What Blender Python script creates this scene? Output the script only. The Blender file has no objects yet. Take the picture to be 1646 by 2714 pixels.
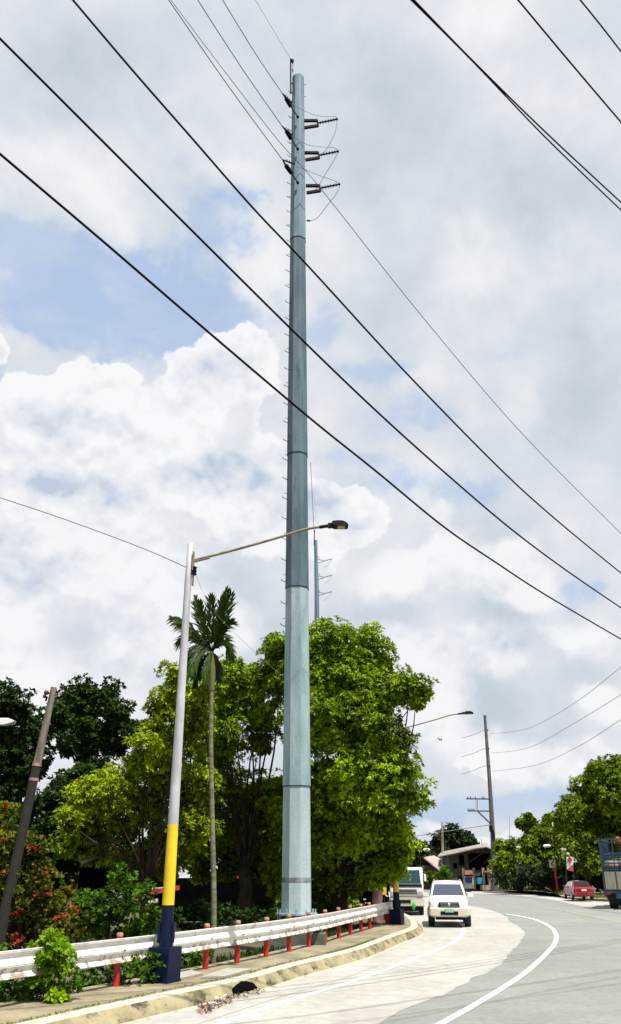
import bpy, bmesh, math, random
import numpy as np
from mathutils import Vector, Matrix
R = math.radians
random.seed(7); rng = np.random.default_rng(11)
S = bpy.context.scene
C = S.collection
# ------------------------------------------------------------------ camera
W, H, F = 1646.0, 2714.0, 2200.0
HZ, CH = 2310.0, 2.2
TH = math.atan((HZ - H/2)/F)
st, ct = math.sin(TH), math.cos(TH)
cam_d = bpy.data.cameras.new('camera'); cam = bpy.data.objects.new('camera', cam_d); C.objects.link(cam)
cam.location = (0, 0, CH); cam.rotation_euler = (math.pi/2 + TH, 0, 0)
cam_d.sensor_fit = 'VERTICAL'; cam_d.sensor_height = 36; cam_d.lens = 36*F/H
cam_d.clip_start = 0.1; cam_d.clip_end = 6000
S.camera = cam

def ray(px, py):
    u = (px - W/2)/F; v = (H/2 - py)/F
    return u, ct - v*st, st + v*ct
def P(px, py, Y):            # point at forward distance Y
    x, y, z = ray(px, py); k = Y/y
    return Vector((x*k, Y, CH + z*k))
def G(px, py, z=0.0):        # point at height z
    x, y, dz = ray(px, py); k = (z - CH)/dz
    return Vector((x*k, y*k, z))
def pm(p):                   # photo pixels per metre at p
    return F/(p[1]*ct + (p[2]-CH)*st)

# ------------------------------------------------------------------ sun and sky
SUN_EL, SUN_AZ = R(66), R(38)      # azimuth: to the right of straight behind the camera
sd = Vector((math.sin(SUN_AZ)*math.cos(SUN_EL), -math.cos(SUN_AZ)*math.cos(SUN_EL), math.sin(SUN_EL)))
sl = bpy.data.lights.new('sun', 'SUN'); sl.energy = 4.8; sl.angle = R(0.5); sl.color = (1, 0.955, 0.87)
so = bpy.data.objects.new('sun', sl); C.objects.link(so)
so.rotation_euler = (-sd).to_track_quat('-Z', 'Y').to_euler(); so.location = (10, -20, 60)
S.view_settings.view_transform = 'Standard'; S.view_settings.look = 'None'
S.view_settings.exposure = 0.95; S.view_settings.gamma = 1
EXPO = 2**0.95

class NT:
    def __init__(s, tree): s.t = tree; s.n = tree.nodes; s.l = tree.links
    def new(s, typ, **kw):
        n = s.n.new(typ)
        for k, v in kw.items(): setattr(n, k, v)
        return n
    def put(s, sock, v):
        if isinstance(v, bpy.types.NodeSocket): s.l.new(v, sock)
        else: sock.default_value = v
    def m(s, op, a, b=0.0, c=0.0, clamp=False):
        n = s.new('ShaderNodeMath', operation=op); n.use_clamp = clamp
        for i, v in enumerate((a, b, c)): s.put(n.inputs[i], v)
        return n.outputs[0]
    def vm(s, op, a, b=(0, 0, 0), out=0):
        n = s.new('ShaderNodeVectorMath', operation=op)
        s.put(n.inputs[0], a); s.put(n.inputs[1], b)
        return n.outputs[out]
    def mix(s, f, a, b):
        n = s.new('ShaderNodeMix', data_type='RGBA')
        s.put(n.inputs[0], f); s.put(n.inputs[6], a); s.put(n.inputs[7], b)
        return n.outputs[2]
    def noise(s, vec, scale, detail=4, rough=0.55, col=False, dist=0.0):
        n = s.new('ShaderNodeTexNoise')
        if vec is not None: s.l.new(vec, n.inputs['Vector'])
        n.inputs['Scale'].default_value = scale; n.inputs['Detail'].default_value = detail
        n.inputs['Roughness'].default_value = rough; n.inputs['Distortion'].default_value = dist
        return n.outputs[1 if col else 0]
    def ss(s, v, a, b, lo=0.0, hi=1.0):
        n = s.new('ShaderNodeMapRange', interpolation_type='SMOOTHSTEP')
        s.put(n.inputs[0], v)
        for i, x in zip((1, 2, 3, 4), (a, b, lo, hi)): n.inputs[i].default_value = x
        return n.outputs[0]

def srgb(r, g, b, k=1.0):
    f = lambda c: ((c/255 + .055)/1.055)**2.4 if c/255 > .04045 else c/255/12.92
    return (f(r)*k, f(g)*k, f(b)*k, 1)

world = bpy.data.worlds.new('World'); S.world = world; world.use_nodes = True
wt = NT(world.node_tree); wt.n.clear()
STR = 0.1
K = 1/(STR*EXPO)
tc = wt.new('ShaderNodeTexCoord'); dirv = wt.vm('NORMALIZE', tc.outputs['Generated'])
sky = wt.new('ShaderNodeTexSky', sky_type='NISHITA'); sky.sun_disc = False
sky.sun_elevation = SUN_EL; sky.sun_rotation = math.pi - SUN_AZ
sky.dust_density = 2.5; sky.air_density = 1.0
sep = wt.new('ShaderNodeSeparateXYZ'); wt.l.new(dirv, sep.inputs[0])
az = wt.m('ARCTAN2', sep.outputs[0], sep.outputs[1]); el = wt.m('ARCSINE', sep.outputs[2])
cmb = wt.new('ShaderNodeCombineXYZ'); wt.l.new(az, cmb.inputs[0]); wt.l.new(el, cmb.inputs[1])
def warp(v, amps):
    for sc, am, de in amps:
        nz = wt.noise(dirv, sc, de, 0.6, col=True)
        nz = wt.vm('SUBTRACT', nz, (0.5, 0.5, 0.5)); nz = wt.vm('MULTIPLY', nz, (am, am, 0))
        v = wt.vm('ADD', v, nz)
    return v
def azel(px, py):
    x, y, z = ray(px, py); n = math.sqrt(x*x+y*y+z*z)
    return math.atan2(x, y), math.asin(z/n)
def blobs(v, lst, p=2):
    tot = None
    for b in lst:
        px, py, rx, ry = b[:4]; w = b[4] if len(b) > 4 else 1.0
        a0, e0 = azel(px, py); da = abs(azel(px+rx, py)[0]-a0); de = abs(azel(px, py-ry)[1]-e0)
        q = wt.vm('MULTIPLY', wt.vm('SUBTRACT', v, (a0, e0, 0)), (1/da, 1/de, 0))
        d2 = wt.vm('DOT_PRODUCT', q, q, out=1)
        g = wt.m('SUBTRACT', 1.0, d2, clamp=True)
        g = wt.m('MULTIPLY', g, g) if p == 2 else g
        if w != 1.0: g = wt.m('MULTIPLY', g, w)
        tot = g if tot is None else wt.m('ADD', tot, g)
    return tot
# soft veil of high cloud
n1 = wt.noise(dirv, 3.1, 6, 0.5, dist=0.25); n2 = wt.noise(dirv, 9.0, 6, 0.55)
veil = wt.m('ADD', wt.m('MULTIPLY', n1, 0.65), wt.m('MULTIPLY', n2, 0.35))
wsoft = warp(cmb.outputs[0], [(4, 0.14, 3), (14, 0.06, 5)])
greyb = blobs(wsoft, [(230, 230, 330, 330, .9), (1030, 420, 330, 420, .9), (1420, 520, 300, 300, .9), (1560, 980, 240, 300, .8), (1040, 830, 260, 220, .7), (560, 600, 160, 240, .3),
                      (1350, 1640, 190, 120, .9), (1030, 1610, 170, 90, .7), (1300, 1880, 120, 110, 1.1), (1530, 1760, 180, 90, .6), (330, 1290, 260, 60, .5)])
whiteb = blobs(wsoft, [(150, 480, 260, 160, 1), (300, 600, 160, 100, .8), (1230, 90, 260, 160, .9), (1290, 700, 260, 140, .9), (1050, 560, 160, 180, .6), (1500, 640, 150, 120, .8),
                       (1420, 980, 170, 150, .6), (700, 760, 120, 130, .8), (600, 500, 110, 60, .5), (0, 60, 200, 200, .4), (830, 60, 200, 100, .4)])
n3 = wt.noise(dirv, 24, 6, 0.6)
lev = wt.m('ADD', wt.m('MULTIPLY', wt.m('SUBTRACT', veil, 0.5), 2.7), 0.50); lev = wt.m('ADD', lev, wt.m('MULTIPLY', wt.m('SUBTRACT', n3, 0.5), 0.6))
lev = wt.m('ADD', lev, wt.m('MULTIPLY', whiteb, 0.42)); lev = wt.m('SUBTRACT', lev, wt.m('MULTIPLY', greyb, 0.52), clamp=True)
ramp = wt.new('ShaderNodeValToRGB'); wt.l.new(lev, ramp.inputs[0])
cr = ramp.color_ramp
cr.elements[0].position = 0.0; cr.elements[0].color = srgb(196, 208, 218)
cr.elements[1].position = 1.0; cr.elements[1].color = srgb(244, 245, 247)
e = cr.elements.new(0.45); e.color = srgb(217, 223, 231)
veilc = wt.vm('SCALE', ramp.outputs[0]); veilc.node.inputs['Scale'].default_value = K
# clear gaps where the blue shows
wb = warp(cmb.outputs[0], [(5, 0.10, 3), (18, 0.05, 6)])
blue = blobs(wb, [(150, 700, 340, 190, 1.1), (420, 770, 300, 190, 1.2), (570, 580, 190, 150, 1.1), (330, 860, 380, 160, 1.3), (620, 820, 200, 150, 1.0), (80, 840, 200, 140, .8), (520, 440, 150, 60, .55), (650, 510, 70, 50, .8),
                  (0, 640, 120, 100, .7), (20, 1030, 60, 110, 1.1), (560, 990, 70, 80, .0), (1330, 910, 110, 60, .4), (980, 990, 230, 60, .75), (1100, 1090, 260, 90, .5), (1130, 1300, 300, 110, .65),
                  (860, 880, 80, 120, .8), (1520, 1580, 110, 60, 1.0), (960, 1220, 200, 60, .6), (1300, 2130, 300, 70, 1.3), (1150, 2160, 120, 60, 1.2), (370, 2010, 80, 90, 1.1), (1480, 2080, 160, 60, .6), (1250, 1250, 260, 100, .4), (640, 1180, 60, 60, 0.3)])
blue = wt.m('MULTIPLY', blue, wt.ss(wt.m('ADD', wt.m('MULTIPLY', n2, .6), wt.m('MULTIPLY', n3, .4)), 0.38, 0.60, 1.35, 0.45))
bm = wt.ss(blue, 0.10, 0.85, 0, 0.9)
bm = wt.m('MULTIPLY', bm, wt.ss(wt.noise(wt.vm('MULTIPLY', dirv, (1, 1, 2.2)), 7, 7, 0.62), 0.36, 0.62, 1.0, 0.62))
skyc = wt.vm('MULTIPLY', sky.outputs[0], (1.15, 1.15, 1.15))
clear = wt.mix(0.80, skyc, srgb(182, 204, 236, K))
base = wt.mix(bm, veilc, clear)
# heaped clouds
wc = warp(cmb.outputs[0], [(9, 0.050, 2), (30, 0.030, 3), (85, 0.013, 4)])
cum = blobs(wc, [(640, 930, 95, 95), (570, 960, 80, 90), (490, 985, 80, 80), (690, 1000, 80, 110), (600, 1080, 140, 110), (230, 1010, 110, 85), (320, 1010, 80, 60), (160, 1050, 120, 90),
                 (60, 1020, 90, 80), (100, 1120, 180, 120), (300, 1120, 180, 110), (460, 1090, 140, 110), (250, 1260, 330, 160), (560, 1240, 240, 150), (0, 910, 50, 70, .9), (0, 1250, 160, 180),
                 (700, 1330, 220, 200), (880, 1400, 180, 120), (950, 1360, 110, 100), (850, 1330, 80, 60), (1600, 2030, 100, 60, .8), (1290, 2010, 110, 60, .7)])
softc = blobs(wsoft, [(300, 1450, 420, 190), (0, 1550, 300, 250), (1160, 1340, 60, 80), (1200, 1420, 120, 90), (500, 1650, 320, 230), (100, 1850, 400, 220), (1360, 1470, 160, 110), (1100, 1500, 200, 130),
                 (1380, 1560, 200, 90), (1250, 1740, 230, 120), (1020, 1720, 200, 150), (1560, 1660, 160, 100), (1350, 2010, 260, 110), (1130, 1900, 170, 170), (1560, 1980, 240, 80), (1240, 2250, 300, 50), (1600, 1830, 160, 80), (400, 2100, 300, 140)])
fl = wt.noise(dirv, 18, 5, 0.55); 
cumn = wt.m('ADD', cum, wt.m('MULTIPLY', wt.m('SUBTRACT', fl, 0.5), 0.45))
cm = wt.ss(cumn, 0.14, 0.34)
cm2 = wt.ss(wt.m('ADD', softc, wt.m('MULTIPLY', wt.m('SUBTRACT', fl, 0.5), 1.1)), 0.10, 0.85, 0, .9)
cm = wt.m('MAXIMUM', cm, cm2)
gap = blobs(wb, [(650, 1130, 70, 110, 1.0), (610, 1190, 60, 50, .8), (690, 1250, 60, 60, .5), (20, 1150, 50, 60, .8)])
cm = wt.m('MULTIPLY', cm, wt.ss(gap, 0.15, 0.8, 1.0, 0.15))
# shading of the heaps: folds lit from above
up = wt.vm('ADD', dirv, (0, 0, 0.018))
f1 = wt.noise(dirv, 9, 4, 0.45); f2 = wt.noise(up, 9, 4, 0.45)
fold = wt.m('MULTIPLY', wt.m('SUBTRACT', f1, f2), 4.6)
g1 = wt.noise(dirv, 28, 4, 0.5); g2 = wt.noise(wt.vm('ADD', dirv, (0, 0, 0.008)), 28, 4, 0.5)
fold = wt.m('ADD', fold, wt.m('MULTIPLY', wt.m('SUBTRACT', g1, g2), 1.5))
depth = wt.ss(cum, 0.25, 1.5, 0.30, -0.05)
lowg = blobs(wsoft, [(200, 1130, 200, 80, .5), (300, 1330, 330, 70, .6), (560, 1180, 120, 90, .4), (100, 1500, 300, 140, .45), (1180, 1600, 200, 90, .9), (1000, 1640, 220, 70, .7), (1350, 1700, 200, 70, .7), (1300, 1890, 110, 100, .9), (1400, 1650, 100, 80, .6), (640, 1500, 200, 90, .3), (120, 1330, 120, 60, .4)])
sh = wt.m('ADD', wt.m('ADD', fold, 0.62), depth); sh = wt.m('SUBTRACT', sh, wt.m('MULTIPLY', lowg, 0.75), clamp=True)
r2 = wt.new('ShaderNodeValToRGB'); wt.l.new(sh, r2.inputs[0]); cr = r2.color_ramp
cr.elements[0].position = 0.0; cr.elements[0].color = srgb(188, 203, 222)
cr.elements[1].position = 0.95; cr.elements[1].color = srgb(250, 250, 252)
e = cr.elements.new(0.4); e.color = srgb(224, 229, 237)
cumc = wt.vm('SCALE', r2.outputs[0]); cumc.node.inputs['Scale'].default_value = K
final = wt.mix(wt.m('MULTIPLY', cm, 0.93), base, cumc)
bg = wt.new('ShaderNodeBackground'); wt.l.new(final, bg.inputs[0]); bg.inputs[1].default_value = STR
wo = wt.new('ShaderNodeOutputWorld'); wt.l.new(bg.outputs[0], wo.inputs[0])

# ------------------------------------------------------------------ helpers
def tag(o, label=None, cat=None, group=None, kind=None):
    if label: o['label'] = label
    if cat: o['category'] = cat
    if group: o['group'] = group
    if kind: o['kind'] = kind
    return o
def thing(name, label, cat, loc=(0, 0, 0), rz=0, group=None):
    o = bpy.data.objects.new(name, None); C.objects.link(o); o.location = loc; o.rotation_euler = (0, 0, rz)
    o.empty_display_size = .3
    return tag(o, label, cat, group)
def copy_tree(o, parent=None):
    c = o.copy(); C.objects.link(c); c.parent = parent
    for ch in list(o.children): copy_tree(ch, c)
    return c
def mat(name, c1, c2=None, scale=4, rough=0.7, metal=0.0, bump=0.0, bscale=30, detail=5, contrast=(0.35, 0.65), spec=None, stretch=None, coat=0, grain=0):
    m = bpy.data.materials.new(name); m.use_nodes = True; t = NT(m.node_tree)
    b = m.node_tree.nodes['Principled BSDF']
    b.inputs['Roughness'].default_value = rough; b.inputs['Metallic'].default_value = metal
    if spec is not None: b.inputs['Specular IOR Level'].default_value = spec
    if coat: b.inputs['Coat Weight'].default_value = coat; b.inputs['Coat Roughness'].default_value = 0.05
    if metal < .5: c1 = tuple(v*.78 for v in c1); c2 = tuple(v*.78 for v in c2) if c2 else None
    co = t.new('ShaderNodeTexCoord').outputs['Object']
    if stretch: co = t.vm('MULTIPLY', co, stretch)
    if c2 is not None:
        f = t.ss(t.noise(co, scale, detail, 0.6), *contrast)
        col = t.mix(f, (*c1, 1), (*c2, 1))
        if grain:
            g1 = t.ss(t.noise(co, grain, 6, .75), .3, .7, .84, 1.12); g2 = t.ss(t.noise(t.vm('MULTIPLY', co, (1, .35, 1)), .35, 6, .7), .35, .7, .90, 1.05)
            col0 = col; col = t.vm('SCALE', col0); col.node.inputs['Scale'].default_value = 1; t.l.new(t.m('MULTIPLY', g1, g2), col.node.inputs['Scale'])
        t.put(b.inputs['Base Color'], col)
    else: b.inputs['Base Color'].default_value = (*c1, 1)
    if bump:
        bn = t.new('ShaderNodeBump'); bn.inputs['Strength'].default_value = bump; bn.inputs['Distance'].default_value = 0.02
        t.l.new(t.noise(co, bscale, 5, 0.6), bn.inputs['Height']); t.l.new(bn.outputs[0], b.inputs['Normal'])
    return m
class MB:
    def __init__(s): s.v = []; s.f = []; s.sm = []
    def add(s, vs, fs, smooth=False):
        o = len(s.v); s.v += [Vector(v) for v in vs]; s.f += [tuple(i+o for i in f) for f in fs]; s.sm += [smooth]*len(fs); return s
    def box(s, c, size, rot=None, taper=1.0):
        hx, hy, hz = [a/2 for a in size]; c = Vector(c); vs = []
        for z, k in ((-hz, 1), (hz, taper)):
            for x, y in ((-hx, -hy), (hx, -hy), (hx, hy), (-hx, hy)):
                v = Vector((x*k, y*k, z)); v = (rot @ v) if rot else v; vs.append(c+v)
        return s.add(vs, [(3, 2, 1, 0), (4, 5, 6, 7), (0, 1, 5, 4), (1, 2, 6, 5), (2, 3, 7, 6), (3, 0, 4, 7)])
    def tube(s, pts, rad, n=8, caps=True, smooth=True, phase=0.0, up=None):
        pts = [Vector(p) for p in pts]
        if not hasattr(rad, '__len__'): rad = [rad]*len(pts)
        vs = []; ref = None
        for i, p in enumerate(pts):
            t = (pts[min(i+1, len(pts)-1)] - pts[max(i-1, 0)]).normalized()
            if ref is None:
                ref = Vector(up) if up else (Vector((1, 0, 0)) if abs(t.x) < .9 else Vector((0, 1, 0)))
            a = (ref - t*ref.dot(t)).normalized(); b = t.cross(a); ref = a
            for k in range(n):
                g = phase + 2*math.pi*k/n
                vs.append(p + (a*math.cos(g) + b*math.sin(g))*rad[i])
        fs = []
        for i in range(len(pts)-1):
            for k in range(n):
                k2 = (k+1) % n; fs.append((i*n+k, i*n+k2, (i+1)*n+k2, (i+1)*n+k))
        s.add(vs, fs, smooth)
        if caps:
            s.add(vs[:n], [tuple(reversed(range(n)))]); s.add(vs[-n:], [tuple(range(n))])
        return s
    def bar(s, a, b, w, h=None):
        a = Vector(a); b = Vector(b); h = h or w; d = b-a; q = d.to_track_quat('Z', 'Y').to_matrix()
        return s.box((a+b)/2, (w, h, d.length), q)
    def poly(s, pts, flip=False):
        n = len(pts); return s.add(pts, [tuple(reversed(range(n))) if flip else tuple(range(n))])
    def prism(s, pts2, lo, hi, M):            # extrude a 2D outline; M maps (u, v, w) to space
        n = len(pts2)
        vs = [M(u, v, lo) for u, v in pts2] + [M(u, v, hi) for u, v in pts2]
        return s.add(vs, [tuple(reversed(range(n))), tuple(range(n, 2*n))] + [(i, (i+1) % n, n+(i+1) % n, n+i) for i in range(n)])
    def ball(s, c, r, n=8, sc=(1, 1, 1)):
        vs = []; fs = []; c = Vector(c)
        for i in range(1, n):
            ph = math.pi*i/n
            for k in range(n*2):
                g = math.pi*k/n; vs.append(c + Vector((math.sin(ph)*math.cos(g)*sc[0], math.sin(ph)*math.sin(g)*sc[1], math.cos(ph)*sc[2]))*r)
        m = 2*n
        for i in range(n-2):
            for k in range(m): fs.append((i*m+k, (i+1)*m+k, (i+1)*m+(k+1) % m, i*m+(k+1) % m))
        t = len(vs); vs += [c+Vector((0, 0, r*sc[2])), c-Vector((0, 0, r*sc[2]))]
        for k in range(m): fs += [(t, k, (k+1) % m), (t+1, (n-2)*m+(k+1) % m, (n-2)*m+k)]
        return s.add(vs, fs, True)
    def build(s, name, m, parent=None, world=False, bevel=0):
        me = bpy.data.meshes.new(name); off = Vector((0, 0, 0))
        if world and parent:
            q = parent
            while q: off += q.location; q = q.parent
        me.from_pydata([tuple(v-off) for v in s.v], [], s.f); me.materials.append(m)
        me.polygons.foreach_set('use_smooth', s.sm); me.update()
        o = bpy.data.objects.new(name, me); C.objects.link(o); o.parent = parent
        if bevel:
            bv = o.modifiers.new('bevel', 'BEVEL'); bv.width = bevel; bv.segments = 2; bv.limit_method = 'ANGLE'; bv.angle_limit = R(35)
        return o
def smooth(pts, k=6):
    pts = [Vector(p) for p in pts]; out = []
    for i in range(len(pts)-1):
        p0 = pts[max(i-1, 0)]; p1 = pts[i]; p2 = pts[i+1]; p3 = pts[min(i+2, len(pts)-1)]
        for j in range(k):
            t = j/k
            out.append(.5*((2*p1) + (p2-p0)*t + (2*p0-5*p1+4*p2-p3)*t*t + (3*p1-p0-3*p2+p3)*t**3))
    return out + [pts[-1]]
def resample(pts, n):
    L = [0]
    for a, b in zip(pts, pts[1:]): L.append(L[-1]+(b-a).length)
    out = []; j = 0
    for i in range(n):
        d = L[-1]*i/(n-1)
        while j < len(L)-2 and L[j+1] < d: j += 1
        out.append(pts[j].lerp(pts[j+1], min(1, max(0, (d-L[j])/max(1e-9, L[j+1]-L[j])))))
    return out
def offset(pts, d, z=None):      # shift a ground path to its left by d
    out = []
    for i, p in enumerate(pts):
        t = pts[min(i+1, len(pts)-1)] - pts[max(i-1, 0)]; t.z = 0; t.normalize()
        out.append(Vector((p.x - t.y*d, p.y + t.x*d, p.z if z is None else z)))
    return out
def strip(mb, a, b, flip=False):
    n = len(a)
    mb.add(list(a)+list(b), [((i, n+i, n+i+1, i+1) if flip else (i, i+1, n+i+1, n+i)) for i in range(n-1)])

# ------------------------------------------------------------------ materials
M = {}
M['asphalt'] = mat('asphalt', (.203, .211, .196), (.238, .246, .230), 0.6, .9, bump=.25, bscale=60, contrast=(.3, .7), grain=7)
M['concrete_road'] = mat('pale_concrete', (.405, .392, .362), (.35, .337, .31), 0.5, .9, bump=.2, bscale=40, grain=3)
M['ground'] = mat('soil', (.05, .06, .025), (.09, .08, .045), .6, .95, bump=.4, bscale=8)
M['verge'] = mat('verge_soil', (.10, .12, .03), (.22, .19, .11), .5, .95, bump=.4, bscale=8, contrast=(.4, .6))
M['sidewalk'] = mat('dusty_pavement', (.17, .145, .085), (.29, .25, .165), 1.1, .95, bump=.35, bscale=25, grain=8)
M['slab'] = mat('slab', (.36, .34, .29), (.29, .27, .22), 3, .9, bump=.2)
M['marking'] = mat('road_paint', (.88, .90, .92), (.55, .56, .55), 4, .7, contrast=(.42, .72), grain=9)
M['yellow_marking'] = mat('yellow_road_paint', (.36, .30, .22), (.27, .25, .2), 2, .8)
# kerb: pale worn top, yellowed stained face
def kerb_mat():
    m = bpy.data.materials.new('stained_kerb'); m.use_nodes = True; t = NT(m.node_tree); b = m.node_tree.nodes['Principled BSDF']
    co = t.new('ShaderNodeTexCoord').outputs['Object']; b.inputs['Roughness'].default_value = .9
    n = t.noise(co, 1.6, 6, .65); n2 = t.noise(co, 6, 5, .6)
    c = t.mix(t.ss(n, .38, .62), (.25, .215, .125, 1), (.15, .13, .07, 1))
    c = t.mix(t.ss(t.noise(t.vm('MULTIPLY', co, (.7, .7, 1.5)), 2.3, 7, .72), .49, .62), c, (.035, .03, .012, 1))
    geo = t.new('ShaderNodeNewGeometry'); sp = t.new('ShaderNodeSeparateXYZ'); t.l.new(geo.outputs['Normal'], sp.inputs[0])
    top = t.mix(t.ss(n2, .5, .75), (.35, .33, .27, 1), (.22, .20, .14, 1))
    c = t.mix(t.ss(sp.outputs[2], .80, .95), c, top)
    t.put(b.inputs['Base Color'], c)
    bn = t.new('ShaderNodeBump'); bn.inputs['Strength'].default_value = .5; bn.inputs['Distance'].default_value = .03
    t.l.new(n2, bn.inputs['Height']); t.l.new(bn.outputs[0], b.inputs['Normal'])
    return m
M['kerb'] = kerb_mat()
def rail_mat():
    m = bpy.data.materials.new('rail_paint'); m.use_nodes = True; t = NT(m.node_tree); b = m.node_tree.nodes['Principled BSDF']
    co = t.new('ShaderNodeTexCoord').outputs['Object']; b.inputs['Roughness'].default_value = .5
    sp = t.new('ShaderNodeSeparateXYZ'); t.l.new(co, sp.inputs[0])
    n = t.noise(co, 2.2, 7, .7); n2 = t.noise(co, 4.5, 7, .72)
    low = t.ss(sp.outputs[2], .40, .62, .16, 0)
    rust = t.ss(t.m('ADD', n2, low), .59, .70)
    c = t.mix(t.ss(n, .46, .75), (.74, .73, .70, 1), (.54, .51, .42, 1))
    c = t.mix(t.m('MULTIPLY', rust, .8), c, (.17, .09, .035, 1))
    t.put(b.inputs['Base Color'], c)
    return m
M['rail'] = rail_mat()
M['red'] = mat('red_paint', (.55, .012, .01), (.34, .01, .01), 6, .55)
M['post_cap'] = mat('weathered_cap', (.40, .28, .20), (.28, .12, .08), 12, .8)
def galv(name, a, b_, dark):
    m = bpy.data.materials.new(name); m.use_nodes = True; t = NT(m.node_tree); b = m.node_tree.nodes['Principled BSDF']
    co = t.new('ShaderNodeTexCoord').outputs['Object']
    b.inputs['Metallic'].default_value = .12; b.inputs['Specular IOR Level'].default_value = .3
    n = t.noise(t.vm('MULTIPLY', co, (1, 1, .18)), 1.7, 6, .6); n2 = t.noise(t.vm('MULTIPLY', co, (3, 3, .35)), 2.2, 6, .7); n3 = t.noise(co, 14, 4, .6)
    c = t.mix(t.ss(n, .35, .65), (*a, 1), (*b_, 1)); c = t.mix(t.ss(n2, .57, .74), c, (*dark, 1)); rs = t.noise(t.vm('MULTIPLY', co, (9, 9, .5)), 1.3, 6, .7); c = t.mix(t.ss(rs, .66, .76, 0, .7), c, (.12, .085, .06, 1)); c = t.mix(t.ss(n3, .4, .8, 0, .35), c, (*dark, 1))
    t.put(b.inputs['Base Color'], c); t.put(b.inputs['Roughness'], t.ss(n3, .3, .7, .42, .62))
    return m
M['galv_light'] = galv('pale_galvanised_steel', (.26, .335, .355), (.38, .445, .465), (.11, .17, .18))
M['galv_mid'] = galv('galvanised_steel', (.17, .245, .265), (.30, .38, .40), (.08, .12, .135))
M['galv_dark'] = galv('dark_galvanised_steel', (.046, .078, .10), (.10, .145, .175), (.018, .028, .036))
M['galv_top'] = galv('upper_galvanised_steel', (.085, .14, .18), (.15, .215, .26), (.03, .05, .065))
M['black_metal'] = mat('black_metal', (.004, .005, .007), None, rough=.8, spec=.15)
M['dark_steel'] = mat('dark_steel', (.012, .018, .022), None, rough=.7, spec=.2)
M['rubber'] = mat('rubber', (.015, .016, .018), None, rough=.8)
M['cable'] = mat('cable_sheath', (.004, .005, .007), None, rough=.8, spec=.1)
M['thin_wire'] = mat('bare_wire', (.05, .055, .065), None, rough=.5)
M['faint_wire'] = mat('aluminium_wire', (.22, .24, .27), None, rough=.5)
M['lamp_grey'] = mat('weathered_grey_paint', (.52, .52, .55), (.36, .36, .38), 4, .6, stretch=(1, 1, .3))
M['yellow'] = mat('yellow_paint', (.80, .58, .005), (.70, .48, .005), 3, .5)
M['navy'] = mat('navy_paint', (.0007, .004, .024), (.001, .007, .034), 4, .5, spec=.2)
M['arm'] = mat('weathered_arm', (.28, .24, .17), (.16, .14, .1), 6, .7)
M['lens'] = mat('lamp_lens', (.5, .42, .22), None, rough=.3)
M['wood_pole'] = mat('weathered_wood', (.24, .20, .16), (.11, .09, .075), 7, .9, bump=.4, stretch=(1, 1, .15))
M['concrete_pole'] = mat('concrete_pole', (.12, .115, .125), (.07, .07, .08), 2, .85)
M['foundation'] = mat('mossy_concrete', (.12, .125, .09), (.06, .07, .045), 3, .95, bump=.4)
M['white_paint'] = mat('white_car_paint', (.80, .80, .81), None, rough=.25, coat=.6)
M['cream_paint'] = mat('dusty_bumper', (.62, .59, .49), None, rough=.4)
M['glass'] = mat('car_glass', (.05, .06, .10), None, rough=.06, spec=.9)
M['teal_glass'] = mat('teal_glass', (.004, .04, .045), None, rough=.12, spec=.8)
M['black_plastic'] = mat('black_plastic', (.006, .006, .007), None, rough=.7, spec=.2)
M['chrome'] = mat('chrome', (.7, .72, .74), None, rough=.2, metal=.9)
M['headlight'] = mat('headlamp_glass', (.45, .42, .42), None, rough=.1)
M['amber'] = mat('amber_lens', (.40, .25, .20), None, rough=.2)
M['plate_green'] = mat('green_plate_paint', (.03, .30, .16), (.25, .5, .45), 40, .5)
M['red_car'] = mat('red_car_paint', (.22, .004, .006), None, rough=.25, coat=.7)
M['plate_white'] = mat('white_plate', (.7, .7, .68), None, rough=.5)
M['tail_red'] = mat('tail_lens', (.30, .01, .01), None, rough=.2)
M['truck_blue'] = mat('truck_blue', (.012, .055, .09), (.006, .012, .05), 3, .5)
M['plank'] = mat('dirty_planks', (.30, .30, .21), (.20, .20, .17), 3, .8, stretch=(3, 1, .4))
M['bark'] = mat('bark', (.06, .045, .03), (.03, .022, .016), 5, .95, spec=.1, bump=.5, stretch=(1, 1, .3))
M['palm_bark'] = mat('palm_bark', (.20, .19, .12), (.09, .10, .045), 8, .9, stretch=(.6, .6, 2.2))
M['pink_bark'] = mat('pink_bark', (.24, .13, .11), (.12, .06, .05), 6, .9, stretch=(1, 1, .3))
M['roof_white'] = mat('weathered_sheet_roof', (.36, .33, .31), (.20, .16, .14), .8, .6, stretch=(1, 4, 1))
M['roof_pink'] = mat('faded_red_roof', (.50, .34, .34), (.36, .20, .19), 1, .7)
M['roof_grey'] = mat('grey_sheet_roof', (.34, .36, .38), (.24, .26, .27), 2, .6)
M['fascia_red'] = mat('red_fascia', (.45, .05, .045), (.3, .03, .03), 3, .6)
M['wall_wood'] = mat('old_plank_wall', (.075, .068, .048), (.03, .027, .02), 1.2, .9, stretch=(5, 5, .6))
M['wall_dark'] = mat('shade_dark_wall', (.003, .003, .003), (.0015, .0015, .0015), 2, 1, spec=.02)  # near-black colour carries the shade under roof and crowns
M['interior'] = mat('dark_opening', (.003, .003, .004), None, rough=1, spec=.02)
M['blue_tarp'] = mat('blue_tarpaulin', (.01, .045, .30), None, rough=.6)
M['cyan_tarp'] = mat('cyan_tarpaulin', (.02, .25, .42), None, rough=.6)
M['white_wall'] = mat('white_wall', (.55, .54, .52), (.42, .41, .38), 2, .8)
M['rust'] = mat('rusty_sheet', (.30, .10, .05), (.45, .25, .15), 3, .8)
M['beige_wall'] = mat('beige_wall', (.32, .29, .20), (.22, .2, .14), 1.5, .9)
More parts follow.
